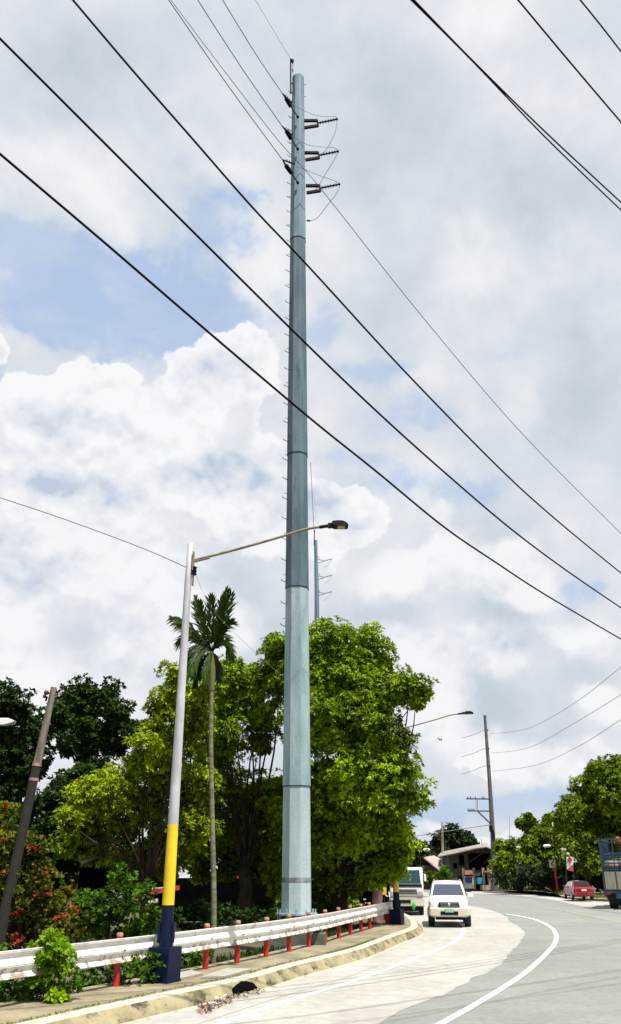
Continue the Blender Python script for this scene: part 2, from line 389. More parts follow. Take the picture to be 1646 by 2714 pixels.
M['sign_white'] = mat('sign_white', (.62, .62, .58), None, rough=.6)
M['sign_red'] = mat('sign_red', (.34, .015, .02), None, rough=.5)
M['plastic_white'] = mat('crumpled_plastic', (.6, .58, .58), None, rough=.4)
M['green_bag'] = mat('green_plastic', (.02, .50, .06), None, rough=.4)
M['litter_leaf'] = mat('dry_leaves', (.16, .08, .045), (.34, .27, .2), 20, .9)
M['cargo'] = mat('sacks', (.35, .28, .2), (.1, .09, .07), 5, .9)
M['orange_cargo'] = mat('orange_bundle', (.30, .07, .035), None, rough=.8)
def leaf_mat(name, cols, transl=.35, rough=.45):
    m = bpy.data.materials.new(name); m.use_nodes = True; t = NT(m.node_tree); t.n.clear()
    rp = t.new('ShaderNodeNewGeometry').outputs['Random Per Island']
    pos = t.new('ShaderNodeTexCoord').outputs['Object']
    nf = t.ss(t.noise(pos, .55, 4, .6), .34, .66)
    ra = t.new('ShaderNodeValToRGB'); t.l.new(t.m('ADD', t.m('MULTIPLY', rp, .45), t.m('MULTIPLY', nf, .5)), ra.inputs[0]); cr = ra.color_ramp; cr.interpolation = 'LINEAR'
    for i, c in enumerate(cols):
        p = i/(len(cols)-1)
        if i == 0: cr.elements[0].position = 0; cr.elements[0].color = (*c, 1)
        elif i == len(cols)-1: cr.elements[1].position = 1; cr.elements[1].color = (*c, 1)
        else: cr.elements.new(p).color = (*c, 1)
    b = t.new('ShaderNodeBsdfPrincipled'); t.l.new(ra.outputs[0], b.inputs['Base Color']); b.inputs['Roughness'].default_value = rough
    b.inputs['Specular IOR Level'].default_value = .10
    tr = t.new('ShaderNodeBsdfTranslucent'); t.l.new(t.vm('MULTIPLY', ra.outputs[0], (1.2, 1.2, .3)), tr.inputs[0])
    mx = t.new('ShaderNodeMixShader'); mx.inputs[0].default_value = transl
    t.l.new(b.outputs[0], mx.inputs[1]); t.l.new(tr.outputs[0], mx.inputs[2])
    o = t.new('ShaderNodeOutputMaterial'); t.l.new(mx.outputs[0], o.inputs[0])
    return m
M['mango'] = leaf_mat('mango_leaf', [(.005, .022, .001), (.010, .040, .001), (.028, .092, .001), (.095, .215, .001), (.27, .41, .002)], .12)
M['mango_left'] = leaf_mat('mango_leaf_yellowish', [(.006, .024, .001), (.013, .046, .001), (.040, .105, .001), (.13, .24, .001), (.32, .42, .002)], .12)
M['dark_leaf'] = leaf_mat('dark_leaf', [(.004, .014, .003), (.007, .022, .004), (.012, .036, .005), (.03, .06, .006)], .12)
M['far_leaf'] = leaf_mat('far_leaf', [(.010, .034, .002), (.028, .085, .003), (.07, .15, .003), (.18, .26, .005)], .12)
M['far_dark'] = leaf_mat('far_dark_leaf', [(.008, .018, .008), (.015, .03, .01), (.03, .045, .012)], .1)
M['shrub'] = leaf_mat('shrub_leaf', [(.006, .025, .003), (.015, .055, .004), (.04, .12, .005), (.10, .22, .008)], .3)
M['vine'] = leaf_mat('vine_leaf', [(.04, .13, .003), (.13, .28, .004), (.28, .42, .006)], .35)
M['bougain_leaf'] = leaf_mat('brownish_leaf', [(.010, .022, .003), (.03, .06, .004), (.08, .13, .005), (.17, .17, .01)], .3)
M['flower'] = leaf_mat('red_bract', [(.25, .012, .02), (.40, .03, .03), (.34, .07, .04)], .35)
M['palm'] = leaf_mat('palm_leaflet', [(.004, .012, .001), (.010, .028, .002), (.03, .06, .002)], .1)
M['grass'] = leaf_mat('grass_blade', [(.06, .12, .008), (.12, .17, .02), (.2, .18, .06)], .3)

# ------------------------------------------------------------------ ground, road, kerb
g = MB(); gs = 900
g.poly([(-gs, -60, -.05), (gs, -60, -.05), (gs, 1600, -.05), (-gs, 1600, -.05)])
tag(g.build('ground', M['ground']), kind='structure')
KZ = .25
kerb_px = [(-330, 2810), (-120, 2762), (94, 2714), (225, 2684), (311, 2665), (560, 2612), (673, 2587), (781, 2557), (942, 2517), (1000, 2497), (1050, 2478), (1090, 2464), (1106, 2455), (1105, 2443), (1092, 2430), (1060, 2415), (990, 2398), (880, 2380), (700, 2366)]
kp = smooth([G(x, y, KZ) for x, y in kerb_px], 5)
k0 = [Vector((p.x, p.y, 0)) for p in kp]
far_px = [(700, 2337), (900, 2341), (1080, 2345), (1165, 2350), (1240, 2359), (1373, 2365), (1460, 2371), (1500, 2382), (1600, 2389), (1760, 2396), (2050, 2412), (2600, 2450)]
fk = smooth([G(x, y, 0) for x, y in far_px], 4)
road = MB()
road.poly([Vector((p.x, p.y, 0)) for p in reversed(fk)] + [Vector((p.x, p.y, 0)) for p in reversed(k0)] + [Vector((-14, -30, 0)), Vector((70, -30, 0))])
tag(road.build('road', M['asphalt']), kind='structure')
# concrete lane with a ragged edge over the asphalt
edge_px = [(820, 2800), (920, 2750), (1009, 2709), (1069, 2677), (1164, 2640), (1242, 2599), (1320, 2560), (1376, 2499), (1391, 2478), (1381, 2460), (1352, 2443), (1340, 2428), (1300, 2412), (1248, 2401), (1200, 2388), (1160, 2376), (1100, 2366), (1000, 2358), (700, 2348)]
ed = smooth([G(x, y, .004) for x, y in edge_px], 6)
ed = resample(ed, 420)
ed = [p + Vector(((.03*math.sin(i*1.1)+.03*math.sin(i*.37)+random.uniform(-.035, .035))*(1.0 if p.y < 30 else .6), random.uniform(-.02, .02), 0)) for i, p in enumerate(ed)]
cl = MB()
cl.poly([Vector((p.x+.02, p.y, .004)) for p in reversed([q for q in k0])] + [G(-900, 3100, .004)] + [G(700, 3100, .004)] + ed)
tag(cl.build('concrete_lane', M['concrete_road']), kind='structure')
def line(px, w, m, name, lift=.008, k=8):
    a = smooth([G(x, y, lift) for x, y in px], k); mb = MB()
    strip(mb, offset(a, -w/2), offset(a, w/2)); tag(mb.build(name, m), kind='structure')
line([(1040, 2790), (1105, 2750), (1173, 2710), (1242, 2672), (1329, 2620), (1398, 2573), (1450, 2525), (1471, 2499), (1473, 2475), (1458, 2456), (1424, 2439), (1389, 2430), (1342, 2422)], .15, M['marking'], 'road_marking')
line([(440, 2760), (592, 2710), (781, 2646), (918, 2606), (1022, 2569), (1100, 2539), (1175, 2510), (1215, 2487), (1229, 2468), (1225, 2450), (1195, 2430), (1140, 2410)], .13, M['marking'], 'road_marking')
line([(1240, 2381), (1343, 2393), (1430, 2402), (1512, 2417), (1646, 2445), (1800, 2480)], .22, M['yellow_marking'], 'road_marking')
# dark joint lines in the concrete and tar seams in the asphalt
M['joint'] = mat('tar_joint', (.27, .25, .21), None, rough=.9)
line([(300, 2790), (560, 2702), (760, 2637), (905, 2595), (1000, 2560)], .035, M['joint'], 'road_joint', .006)
# far pale shoulder
fs = MB(); a = resample(smooth([G(x, y, .004) for x, y in [(1100, 2352), (1240, 2361), (1373, 2367), (1460, 2373), (1520, 2384), (1646, 2393), (1800, 2400)]], 4), 40)
b = resample(smooth([G(x, y, .004) for x, y in [(1100, 2357), (1240, 2367), (1373, 2374), (1460, 2384), (1530, 2399), (1646, 2414), (1800, 2440)]], 4), 40)
strip(fs, b, a); tag(fs.build('road_shoulder', M['concrete_road']), kind='structure')
# far verge behind the far kerb
fv = MB(); fin = offset(fk, 1.0, .16); fin2 = [Vector((p.x*1.0, p.y+260, .16)) for p in fin]
strip(fv, offset(fk, .35, .16), fin2); tag(fv.build('verge', M['verge']), kind='structure')
fkm = MB(); f0 = [Vector((p.x, p.y, .0)) for p in fk]
strip(fkm, f0, [p+Vector((0, 0, .17)) for p in f0]); strip(fkm, [p+Vector((0, 0, .17)) for p in f0], offset(f0, .35, .17))
tag(fkm.build('far_kerb', M['kerb']), kind='structure')
# near kerb
kb = MB()
prof = [(-.27, .0), (-.20, .035), (-.03, .20), (.0, .228), (.05, .247), (.27, .252), (.272, .20)]
lines_ = [offset(k0, d, z) for d, z in prof]
for a, b in zip(lines_, lines_[1:]): strip(kb, a, b)
for f in range(len(kb.sm)): kb.sm[f] = False
kerb_o = tag(kb.build('kerb', M['kerb']), kind='structure')
# guardrail path, from the foot of each post
posts_px = [(307, 2614), (436, 2590), (544, 2568), (628, 2552), (705, 2536), (766, 2522), (818, 2509), (862, 2498), (898, 2487), (929, 2477), (957, 2469), (980, 2462)]
posts = [G(x, y, KZ) for x, y in posts_px]
pre = posts[0] + (posts[0]-posts[1])*1.15
gpath = smooth([pre + (posts[0]-posts[1])*2.2, pre + (posts[0]-posts[1])*1.1, pre] + posts + [G(1010, 2452, KZ), G(1042, 2446, KZ)], 5)
# pavement between kerb and guardrail
sw = MB(); ia = resample([p for p in offset(k0, .272, .246)][:len(k0)-10], 120)
ib = resample(offset(gpath, .45, .246) + [G(1046, 2432, .246), G(1000, 2412, .246), G(880, 2393, .246)], 120)
strip(sw, ia, ib); strip(sw, ib, [Vector((p.x, p.y, -.06)) for p in ib])
tag(sw.build('sidewalk', M['sidewalk']), kind='structure')
# slabs on the pavement
for i, (q, lb) in enumerate((([(476, 2598), (538, 2584), (500, 2573), (446, 2584)], 'pale square concrete slab lying on pavement beside blue lamp base'),
                             ([(532, 2594), (596, 2592), (668, 2572), (600, 2570)], 'long pale concrete slab lying on pavement before second red guardrail post'))):
    s_ = MB(); pts = [G(x, y, .25) for x, y in q]
    s_.add([p for p in pts] + [p+Vector((0, 0, .035)) for p in pts], [(4, 5, 6, 7), (0, 1, 5, 4), (1, 2, 6, 5), (2, 3, 7, 6), (3, 0, 4, 7)])
    tag(s_.build('concrete_slab', M['slab']), lb, 'slab', 'slabs on the pavement')

# ------------------------------------------------------------------ guardrail
gr = thing('guardrail', 'long white two-wave steel guardrail with rust marks on short red posts', 'guardrail', posts[3])
gp = resample(gpath, 150)
beam = MB(); n = len(gp)
wv = []
for k in range(17):
    z = .64 + .41*k/16; wv.append((-.024*math.cos(4*math.pi*k/16) - .10, z))
rows = [[Vector((0, 0, 0))]*n for _ in wv]
for j, (d, z) in enumerate(wv): rows[j] = offset(gp, d, z + KZ - .25)
for a, b in zip(rows, rows[1:]): strip(beam, a, b)
beam.sm = [True]*len(beam.sm)
bo = beam.build('rail', M['rail'], gr, True)
so_ = bo.modifiers.new('thick', 'SOLIDIFY'); so_.thickness = .006
for i, p in enumerate(posts):
    pb = MB(); r = .062
    pb.tube([p + Vector((0, 0, -.05)), p + Vector((0, 0, .83))], r, 12); po = pb.build('post', M['red'], gr, True)
    gq_ = offset([p, p + (posts[min(i+1, len(posts)-1)]-posts[max(i-1, 0)])], -.13, .845)[0]; bq = MB(); bq.tube([gq_, gq_ + (gq_-Vector((p.x, p.y, gq_.z))).normalized()*.03], .022, 6); bq.build('rail_bolt', M['rust'], gr, True)
    cb = MB(); cb.tube([p + Vector((0, 0, z)) for z in (.83, .87, .885, .89)], [r*1.02, r*1.0, r*.85, r*.6], 12); cb.build('post_cap', M['post_cap'], po, True).location -= Vector((0, 0, 0))
eb = MB(); e0 = G(1043, 2446, KZ)
for k in range(9):
    a_ = -math.pi/2 + math.pi*k/8
eb.tube([e0 + Vector((0, 0, .35)), e0 + Vector((0, 0, .86))], .17, 14)
eb.build('rail_end', M['rail'], gr, True)
e2 = MB(); e2.tube([e0 + Vector((-.25, -.15, -.02)), e0 + Vector((-.2, -.15, .2)), e0 + Vector((-.12, -.15, .5))], [.1, .17, .2], 12); e2.build('end_panel', M['red'], gr, True)

# ------------------------------------------------------------------ steel pole
SY = 27.9
zt = P(789, 208, SY).z
pb_ = G(786, 2512, 0); pole_loc = Vector((P(786, 2440, SY).x, SY, 0))
topx = P(790, 250, SY).x
def prad(z): 
    k = (z-1.05)/(zt-1.05); return .475 + (.295-.475)*k
def pcx(z): return pole_loc.x + (topx-pole_loc.x)*(z/zt)
sp = thing('steel_pole', 'giant octagonal galvanised steel transmission pole standing behind the white guardrail', 'power pole', pole_loc, group='steel transmission poles')
js = [1.05] + [P(788, y, SY-.3).z for y in (2052, 1529, 1177, 609)] + [zt]
ph = R(-90 + 17.5)
def octo(mb, z0, r0, z1, r1, caps=True):
    mb.tube([Vector((pcx(z0), SY, z0)), Vector((pcx(z1), SY, z1))], [r0, r1], 8, caps, False, ph, up=(1, 0, 0))
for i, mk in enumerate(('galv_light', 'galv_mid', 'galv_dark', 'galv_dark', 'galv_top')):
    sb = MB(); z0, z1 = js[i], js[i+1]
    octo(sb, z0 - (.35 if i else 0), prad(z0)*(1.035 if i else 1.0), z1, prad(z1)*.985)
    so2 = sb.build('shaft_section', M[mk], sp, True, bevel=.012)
    if i:
        w_ = MB(); octo(w_, z0-.365, prad(z0)*1.044, z0-.34, prad(z0)*1.044); w_.build('weld_seam', M['dark_steel'], so2, True)
fb = MB(); fb.box((pole_loc.x, SY, .25), (1.75, 1.75, .62)); fb.box((pole_loc.x, SY, .59), (1.5, 1.5, .06)); fb.build('foundation', M['foundation'], sp, True, bevel=.03)
bp = MB(); bp.tube([Vector((pole_loc.x, SY, 1.0)), Vector((pole_loc.x, SY, 1.05))], .64, 16, smooth=False); bp.tube([Vector((pole_loc.x, SY, .64)), Vector((pole_loc.x, SY, .70))], .70, 16, smooth=False)
bp.build('base_plate', M['galv_mid'], sp, True)
for k in range(12):
    a = 2*math.pi*k/12; b_ = MB(); x = pole_loc.x+.57*math.cos(a); y = SY+.57*math.sin(a)
    b_.tube([(x, y, .6), (x, y, 1.16)], .025, 6); b_.build('anchor_bolt', M['galv_mid'], sp, True)
# step bolts up two faces
zz = P(760, 1660, SY).z; side = 0
while zz < zt-.6:
    x0 = pcx(zz) - prad(zz)*.93; sbm = MB()
    sbm.tube([(x0+.06, SY-.10, zz-.06), (x0-.15, SY-.16, zz+.02), (x0-.17, SY-.16, zz+.07)], .014, 5)
    sbm.build('step_bolt', M['dark_steel'], sp, True)
    if side % 2 == 0:
        s3 = MB(); s3.tube([(x0+.05, SY+.1, zz+.3), (x0-.11, SY+.16, zz+.34)], .010, 5); s3.build('step_bolt', M['dark_steel'], sp, True)
    zz += .80; side += 1
for y_ in (256, 224):
    q = P(803, y_, SY); s3 = MB(); s3.tube([(q.x, SY, q.z), (q.x+.16, SY, q.z)], .011, 5); s3.build('step_bolt', M['dark_steel'], sp, True)
# earth wire bracket at the top
def pp(x, y, dy=0): return P(x, y, SY+dy)
eb2 = MB(); eb2.bar(pp(770.5, 156, -.1), pp(770.5, 248, -.1), .055, .07); eb2.bar(pp(770, 222, -.1), pp(785, 220, -.1), .05); eb2.build('earth_wire_bracket', M['black_metal'], sp, True)
eb3 = MB(); eb3.tube([pp(771, 158, -.1), pp(775, 161, -.1), pp(776, 168, -.1)], [.05, .09, .03], 8); eb3.tube([pp(776, 168, -.1), pp(776, 185, -.1), pp(777, 208, -.1)], .012, 5)
eb3.tube([pp(776, 184, -.1), pp(776, 189, -.1)], .03, 6); eb3.build('wire_clamp', M['black_metal'], sp, True)
# three dead end insulators (left) and three post insulators (right) with jumpers
c3 = 250/1232
def Q(cx, cy, dy=0): return pp(700+cx*c3, 120+cy*c3, dy)
for (a, b, c, d) in (((235, 625), (285, 690), (350, 800), (440, 935)), ((235, 1055), (290, 1115), (355, 1225), (440, 1355)), ((240, 1495), (285, 1570), (360, 1670), (440, 1795))):
    s_ = MB(); s_.tube([Q(*c, -.6), Q(*d, -.48)], .03, 6); s_.ball(Q(*d, -.46), .07, 5)
    s_.tube([Q(*a, -1.1), Q(*b, -1.0)], [.02, .055], 6)
    nn = 9
    s_.tube([Q(*b, -1.0), Q(*c, -.6)], .05, 8)
    for k in range(nn):
        t = (k+.5)/nn; p0 = Q(*b, -1.0).lerp(Q(*c, -.6), t); dd = (Q(*c, -.6)-Q(*b, -1.0)).normalized()*.022
        s_.tube([p0-dd, p0, p0+dd], [.05, .105, .05], 10)
    ins = s_.build('strain_insulator', M['black_metal'], sp, True)
    s_ = MB(); e = (b[0]+75, b[1]+60) if a[1] < 1400 else (b[0]+115, b[1]-15)
    s_.tube([Q(*a, -1.1), Q(*e, -1.1)], [.03, .04], 6)
    for k in range(4):
        t = .35+.2*k; p0 = Q(*a, -1.1).lerp(Q(*e, -1.1), t); s_.tube([p0, p0+Vector((.02, 0, .09))], .025, 5)
    s_.build('jumper_clamp', M['black_metal'], ins, True)
for oy, ox in ((0, 0), (420, 14), (850, 30)):
    s_ = MB()
    s_.bar(Q(515+ox, 985+oy), Q(692+ox, 985+oy), .10, .12); s_.bar(Q(525+ox, 1078+oy), Q(706+ox, 1050+oy), .10, .12); s_.bar(Q(692+ox, 975+oy), Q(706+ox, 1058+oy), .07, .08)
    br = s_.build('arm_bracket', M['black_metal'], sp, True)
    s_ = MB(); A, B = Q(704+ox, 1016+oy), Q(950+ox, 966+oy); s_.tube([A, B], .035, 8)
    for k in range(12):
        t = .12+.072*k; p0 = A.lerp(B, t); dd = (B-A).normalized()*.012; rr = .055 if k % 2 else .095; s_.tube([p0-dd, p0, p0+dd], [.03, rr, .03], 10)
    s_.tube([B, Q(966+ox, 966+oy)], [.08, .03], 8); s_.build('post_insulator', M['black_metal'], sp, True)
jr = .013
def jump(cpts, dys=-.5):
    s_ = MB(); s_.tube(smooth([Q(x, y, dys*(1-i/(len(cpts)-1))) for i, (x, y) in enumerate(cpts)], 6), jr, 5); s_.build('jumper_wire', M['thin_wire'], sp, True)
jump([(350, 750), (450, 815), (560, 870), (680, 912), (780, 928), (900, 928), (940, 938), (950, 966)], -1.1)
jump([(360, 1175), (480, 1255), (580, 1302), (700, 1322), (850, 1330), (930, 1345), (965, 1385)], -1.1)
jump([(400, 1570), (520, 1615), (640, 1668), (780, 1720), (900, 1762), (960, 1790), (985, 1815)], -1.1)
jump([(950, 970), (945, 1060), (910, 1180), (840, 1320), (760, 1420)], 0)
jump([(968, 1390), (920, 1490), (840, 1620), (780, 1720), (722, 1820), (700, 1860), (640, 1905), (590, 1915)], 0)
jump([(985, 1815), (975, 1880), (930, 1960), (860, 2045), (780, 2150), (710, 2240), (650, 2280), (560, 2292)], 0)
s_ = MB(); s_.bar(Q(556, 2292), Q(605, 2292), .05); s_.build('cable_lug', M['black_metal'], sp, True)
# earth cable running down the right side
s_ = MB(); s_.tube(smooth([pp(823, 1225, .2), pp(827, 1300, .3), pp(831, 1380, .4), pp(834, 1440, .5)], 5), .009, 5); s_.build('earth_cable', M['dark_steel'], sp, True)
# stain ring near the foot, darker marks up the shaft (real grime, as bands)
s_ = MB()
z0 = P(790, 2339, SY-.4).z; z1 = P(790, 2326, SY-.4).z
octo(s_, z0, prad(z0)+.004, z1, prad(z1)+.004, False); s_.build('grime_band', mat('grime', (.12, .12, .13), (.26, .32, .33), 2.5, .8, contrast=(.42, .62)), sp, True)

# distant steel pole
DY = 75
dl = Vector((P(843, 2300, DY).x, DY, 0)); dp = thing('steel_pole', 'slim distant steel power pole rising above the mango tree crown', 'power pole', dl, group='steel transmission poles')
def D(x, y, dy=0): return P(x, y, DY+dy)
s_ = MB(); s_.tube([dl, D(839.5, 1560), D(836.5, 1432)], [.38, .21, .155], 8, smooth=False); s_.build('shaft_section', M['galv_top'], dp, True)
s_ = MB(); s_.bar(D(834, 1405), D(832.5, 1445), .09); s_.build('earth_wire_bracket', M['dark_steel'], dp, True)
k7 = 540/1494
for yy in (380, 500, 620):
    def E(cx, cy): return D(420+cx*k7, 1350+cy*k7)
    s_ = MB(); s_.bar(E(1165, yy-13), E(1208, yy-5), .05); s_.bar(E(1172, yy+12), E(1212, yy+3), .05); s_.bar(E(1208, yy), E(1272, yy-17), .055); s_.build('arm_bracket', M['concrete_pole'], dp, True)
    s_ = MB(); s_.tube(smooth([E(1272, yy-17), E(1250, yy+18), E(1215, yy+50)], 4), .015, 4); s_.tube([E(1165, yy-40), E(1185, yy-16)], .03, 4); s_.build('jumper_wire', M['faint_wire'], dp, True)
    s_ = MB(); s_.tube([E(1148, yy-4), E(1152, yy+30)], .06, 5); s_.build('strain_insulator', M['dark_steel'], dp, True)

# ------------------------------------------------------------------ street lamps
def lamp(base, label):
    t = thing('street_lamp', label, 'street lamp', base, group='blue and yellow street lamps')
    zt_ = P(505, 1437, base.y).z - base.z if False else 9.06
    Z = lambda z: Vector((0, 0, z))
    rot = Matrix.Rotation(R(-24), 3, 'Z')
    s_ = MB(); s_.box((0, 0, .30), (.47, .47, .60), rot); s_.box((0, 0, .02), (.50, .50, .04), rot); s_.build('base_box', M['navy'], t, bevel=.012)
    s_ = MB(); s_.tube([Z(.60), Z(.9), Z(1.34)], [.142, .130, .122], 16); lo = s_.build('lower_shaft', M['navy'], t)
    for sx in (-1, 1):
        s_ = MB(); s_.box((sx*.14, -.02, .84), (.05, .12, .34)); s_.build('bracket_plate', M['navy'], lo)
    s_ = MB(); s_.tube([Z(1.34), Z(2.84)], [.122, .110], 16); s_.build('middle_shaft', M['yellow'], t)
    s_ = MB(); s_.tube([Z(2.84), Z(5.5), Z(8.1), Z(zt_), Z(zt_+.01)], [.110, .094, .078, .070, .055], 16); s_.build('upper_shaft', M['lamp_grey'], t)
    za = zt_ - .43
    pts = [(0.05, 0, za), (.9, -.0, za+.23), (1.9, 0, za+.53), (2.7, 0, za+.79), (3.1, 0, za+.86)]
    s_ = MB(); s_.tube(smooth(pts, 5), .032, 10); ar = s_.build('arm', M['arm'], t)
    s_ = MB(); s_.tube([(0.06, 0, za-.035), (.47, 0, za+.075)], .03, 8); s_.build('arm_brace', M['arm'], ar)
    s_ = MB(); s_.box((.095, 0, za-.02), (.03, .16, .46)); s_.box((.11, 0, za-.35), (.03, .12, .5)); s_.build('bracket', M['arm'], t)
    s_ = MB(); s_.tube([(3.05, 0, za+.85), (3.26, 0, za+.885)], .045, 8)
    s_.box((3.30, 0, za+.89), (.09, .12, .10))
    out = [(0, 0), (.06, .09), (.22, .11), (.38, .10), (.50, .04), (.55, -.03), (.48, -.05), (.12, -.05)]
    s_.prism(out, -.15, .15, lambda u, v, w: Vector((3.32+u*.76, w*.9, za+.89+v*.8))); h = s_.build('lamp_head', M['black_plastic'], t)
    s_ = MB(); s_.box((3.32+.25, 0, za+.89-.044), (.18, .18, .012), Matrix.Rotation(R(0), 3, 'Y')); s_.build('lens', M['lens'], h)
    s_ = MB(); s_.tube([(.13, -.02, za-.36), (.13, -.02, za-.16)], [.05, .05], 8)
    for z in (-.34, -.26, -.18): s_.tube([(.13, -.02, za+z-.02), (.13, -.02, za+z), (.13, -.02, za+z+.02)], [.04, .075, .04], 8)
    s_.build('spool_insulator', M['black_metal'], t)
    return t, za
lb_ = G(433, 2602, KZ)
lamp1, za = lamp(lb_, 'tall street lamp with navy box base before guardrail at left')
lamp2 = copy_tree(lamp1); lamp2.location = G(1053, 2449, KZ); lamp2.scale = (1, 1, .885)
lamp2['label'] = 'smaller street lamp with navy foot at the end of the guardrail'
def tip_lamp(base, tip, label, cat='street lamp', r=.03):
    t = thing('street_lamp', label, cat, base, group='distant street lamps with pale heads')
    s_ = MB(); h = Vector((base.x, base.y, tip.z-.4)); s_.tube([base, h], [r*1.6, r], 8); s_.build('pole', M['bark'], t, True)
    s_ = MB(); s_.tube(smooth([h, (h+tip)/2+Vector((0, 0, .15)), tip], 4), r*.7, 6); s_.build('arm', M['bark'], t, True)
    d = Vector(((1 if tip.x > base.x else -1)*.8, 0, -.02)); s_ = MB(); s_.tube([tip, tip+d*.15, tip+d*.8, tip+d], [.06, .16, .17, .05], 10); s_.build('lamp_head', M['white_paint'], t, True)
bL = G(-150, 2560, 0); tL = P(14, 1914, bL.y)
t_ = thing('street_lamp', 'white lamp head jutting in at the left picture edge before dark trees', 'street lamp', bL)
s_ = MB(); s_.tube([bL, Vector((bL.x, bL.y, tL.z-.3))], [.12, .08], 10); s_.build('pole', M['lamp_grey'], t_, True)
s_ = MB(); s_.tube([Vector((bL.x, bL.y, tL.z-.35)), tL+Vector((-.15, 0, .02))], .04, 8); s_.build('arm', M['lamp_grey'], t_, True)
s_ = MB(); s_.prism([(-.25, .03), (-.15, .10), (.1, .10), (.28, .03), (.25, -.02), (.0, -.09), (-.2, -.09)], -.12, .12, lambda u, v, w: tL+Vector((u, w, v))); s_.build('lamp_head', M['white_paint'], t_, True, bevel=.01)
tip_lamp(G(1118, 2365, 0), P(1122, 2252, G(1118, 2365, 0).y), 'pale lamp head sticking out above the pink roofed hut')
b4 = G(1497, 2370, .1); tip_lamp(b4, P(1460, 2242, b4.y), 'pale lamp head hanging before the dense green trees at right', r=.05)

# ------------------------------------------------------------------ wooden pole (left) and far utility poles
wp_b = P(-4, 2500, 24); wp_t = P(143, 1822, 24)
t_ = thing('utility_pole', 'leaning weathered wooden pole with red insulator at its top', 'utility pole', Vector((wp_b.x, 24, 0)))
dirw = (wp_t-wp_b).normalized()
wm = P(98, 2027, 24); s_ = MB(); s_.tube([wm, wm.lerp(wp_t, .5), wp_t], [.115, .10, .09], 12); s_.build('upper_shaft', M['wood_pole'], t_, True)
s_ = MB(); s_.tube([wp_b - dirw*1.0, wm], [.16, .12], 12); s_.build('lower_shaft', mat('dark_wood', (.022, .016, .013), (.012, .009, .008), 6, .9), t_, True)  # lower shaft gets a much darker wood colour than the upper
for yy, xx in ((2027, 98), (2066, 90)):
    q = P(xx, yy, 24); s_ = MB(); s_.tube([q-dirw*.04, q+dirw*.04], .13, 12); s_.build('clamp_band', M['post_cap'], t_, True)
s_ = MB(); q = P(124, 1841, 23.95); s_.ball(q+Vector((-.02, 0, .06)), .075, 5); s_.ball(q+Vector((-.06, 0, -.05)), .055, 5); s_.build('insulator', mat('red_porcelain', (.15, .012, .02), None, rough=.3), t_, True)
s_ = MB(); s_.bar(P(126, 1838, 24), P(158, 1834, 24), .04); s_.tube([P(125, 1846, 24), P(121, 1858, 24)], .03, 5); s_.build('bolt', M['black_metal'], t_, True)

UY = G(1310, 2361, .1).y
ub = Vector((P(1312, 2361, UY).x, UY, .1))
up_ = thing('utility_pole', 'tall leaning concrete utility pole with two side crossarms before old house', 'utility pole', ub)
def U(x, y, dy=0): return P(x, y, UY+dy)
s_ = MB(); s_.tube([ub, U(1306, 2210), U(1297, 2060), U(1285, 1896)], [.36, .30, .24, .17], 12); s_.build('shaft', M['concrete_pole'], up_, True)
for y_, x0, tips in ((2117, 1236, (1240, 1247, 1260, 1278, 1283)), (2149, 1240, (1241, 1246, 1251, 1256))):
    s_ = MB(); s_.bar(U(x0, y_), U(1306, y_+1), .14, .16); cx_ = s_.build('crossarm', M['concrete_pole'], up_, True)
    for x_ in tips:
        s_ = MB(); s_.tube([U(x_, y_), U(x_, y_-6)], [.09, .03], 6); s_.build('pin_insulator', M['dark_steel'], cx_, True)
s_ = MB(); s_.bar(U(1266, 2150), U(1303, 2186), .17); s_.build('brace', M['concrete_pole'], up_, True)
s_ = MB(); s_.bar(U(1262, 2118), U(1262, 2150), .05); s_.bar(U(1266, 2118), U(1266, 2150), .05); s_.build('riser', M['concrete_pole'], up_, True)
s_ = MB(); s_.box(U(1301, 2196, -.3), (.35, .4, .7)); s_.bar(U(1306, 2200, -.3), U(1312, 2240, -.3), .25, .2); s_.build('cable_bundle', M['black_metal'], up_, True)
for y_ in (1938, 1987, 2033):
    s_ = MB(); s_.tube([U(1286+(y_-1895)*.05, y_, 0), U(1291+(y_-1895)*.055, y_-4, -.2)], .09, 6); s_.build('insulator', M['dark_steel'], up_, True)
    s_ = MB(); s_.tube(smooth([U(1284+(y_-1895)*.05, y_-4), U(1272, y_+1), U(1258, y_+8), U(1225, y_+18)], 4), .035, 4)
    o = s_.build('jumper_wire', M['faint_wire'], up_, True)
sy_ = G(1172, 2358, .1).y; b2 = Vector((P(1174, 2358, sy_).x, sy_, .1))
t_ = thing('utility_pole', 'short plain grey pole standing left of the old two-storey house', 'utility pole', b2)
s_ = MB(); s_.tube([b2, P(1172, 2180, sy_)], [.20, .12], 10); s_.build('shaft', M['beige_wall'], t_, True)
s_ = MB(); s_.bar(P(1168, 2204, sy_), P(1177, 2203, sy_), .12); s_.build('crossarm', M['concrete_pole'], t_, True)
t_ = thing('antenna', 'thin upright aerial mast rising from bushes right of the utility pole', 'antenna', G(1353, 2358, .1))
ay = t_.location.y; s_ = MB(); s_.tube([t_.location, P(1350, 2163, ay)], [.05, .03], 6); s_.bar(P(1342, 2215, ay), P(1378, 2220, ay), .05); s_.build('mast', M['faint_wire'], t_, True)

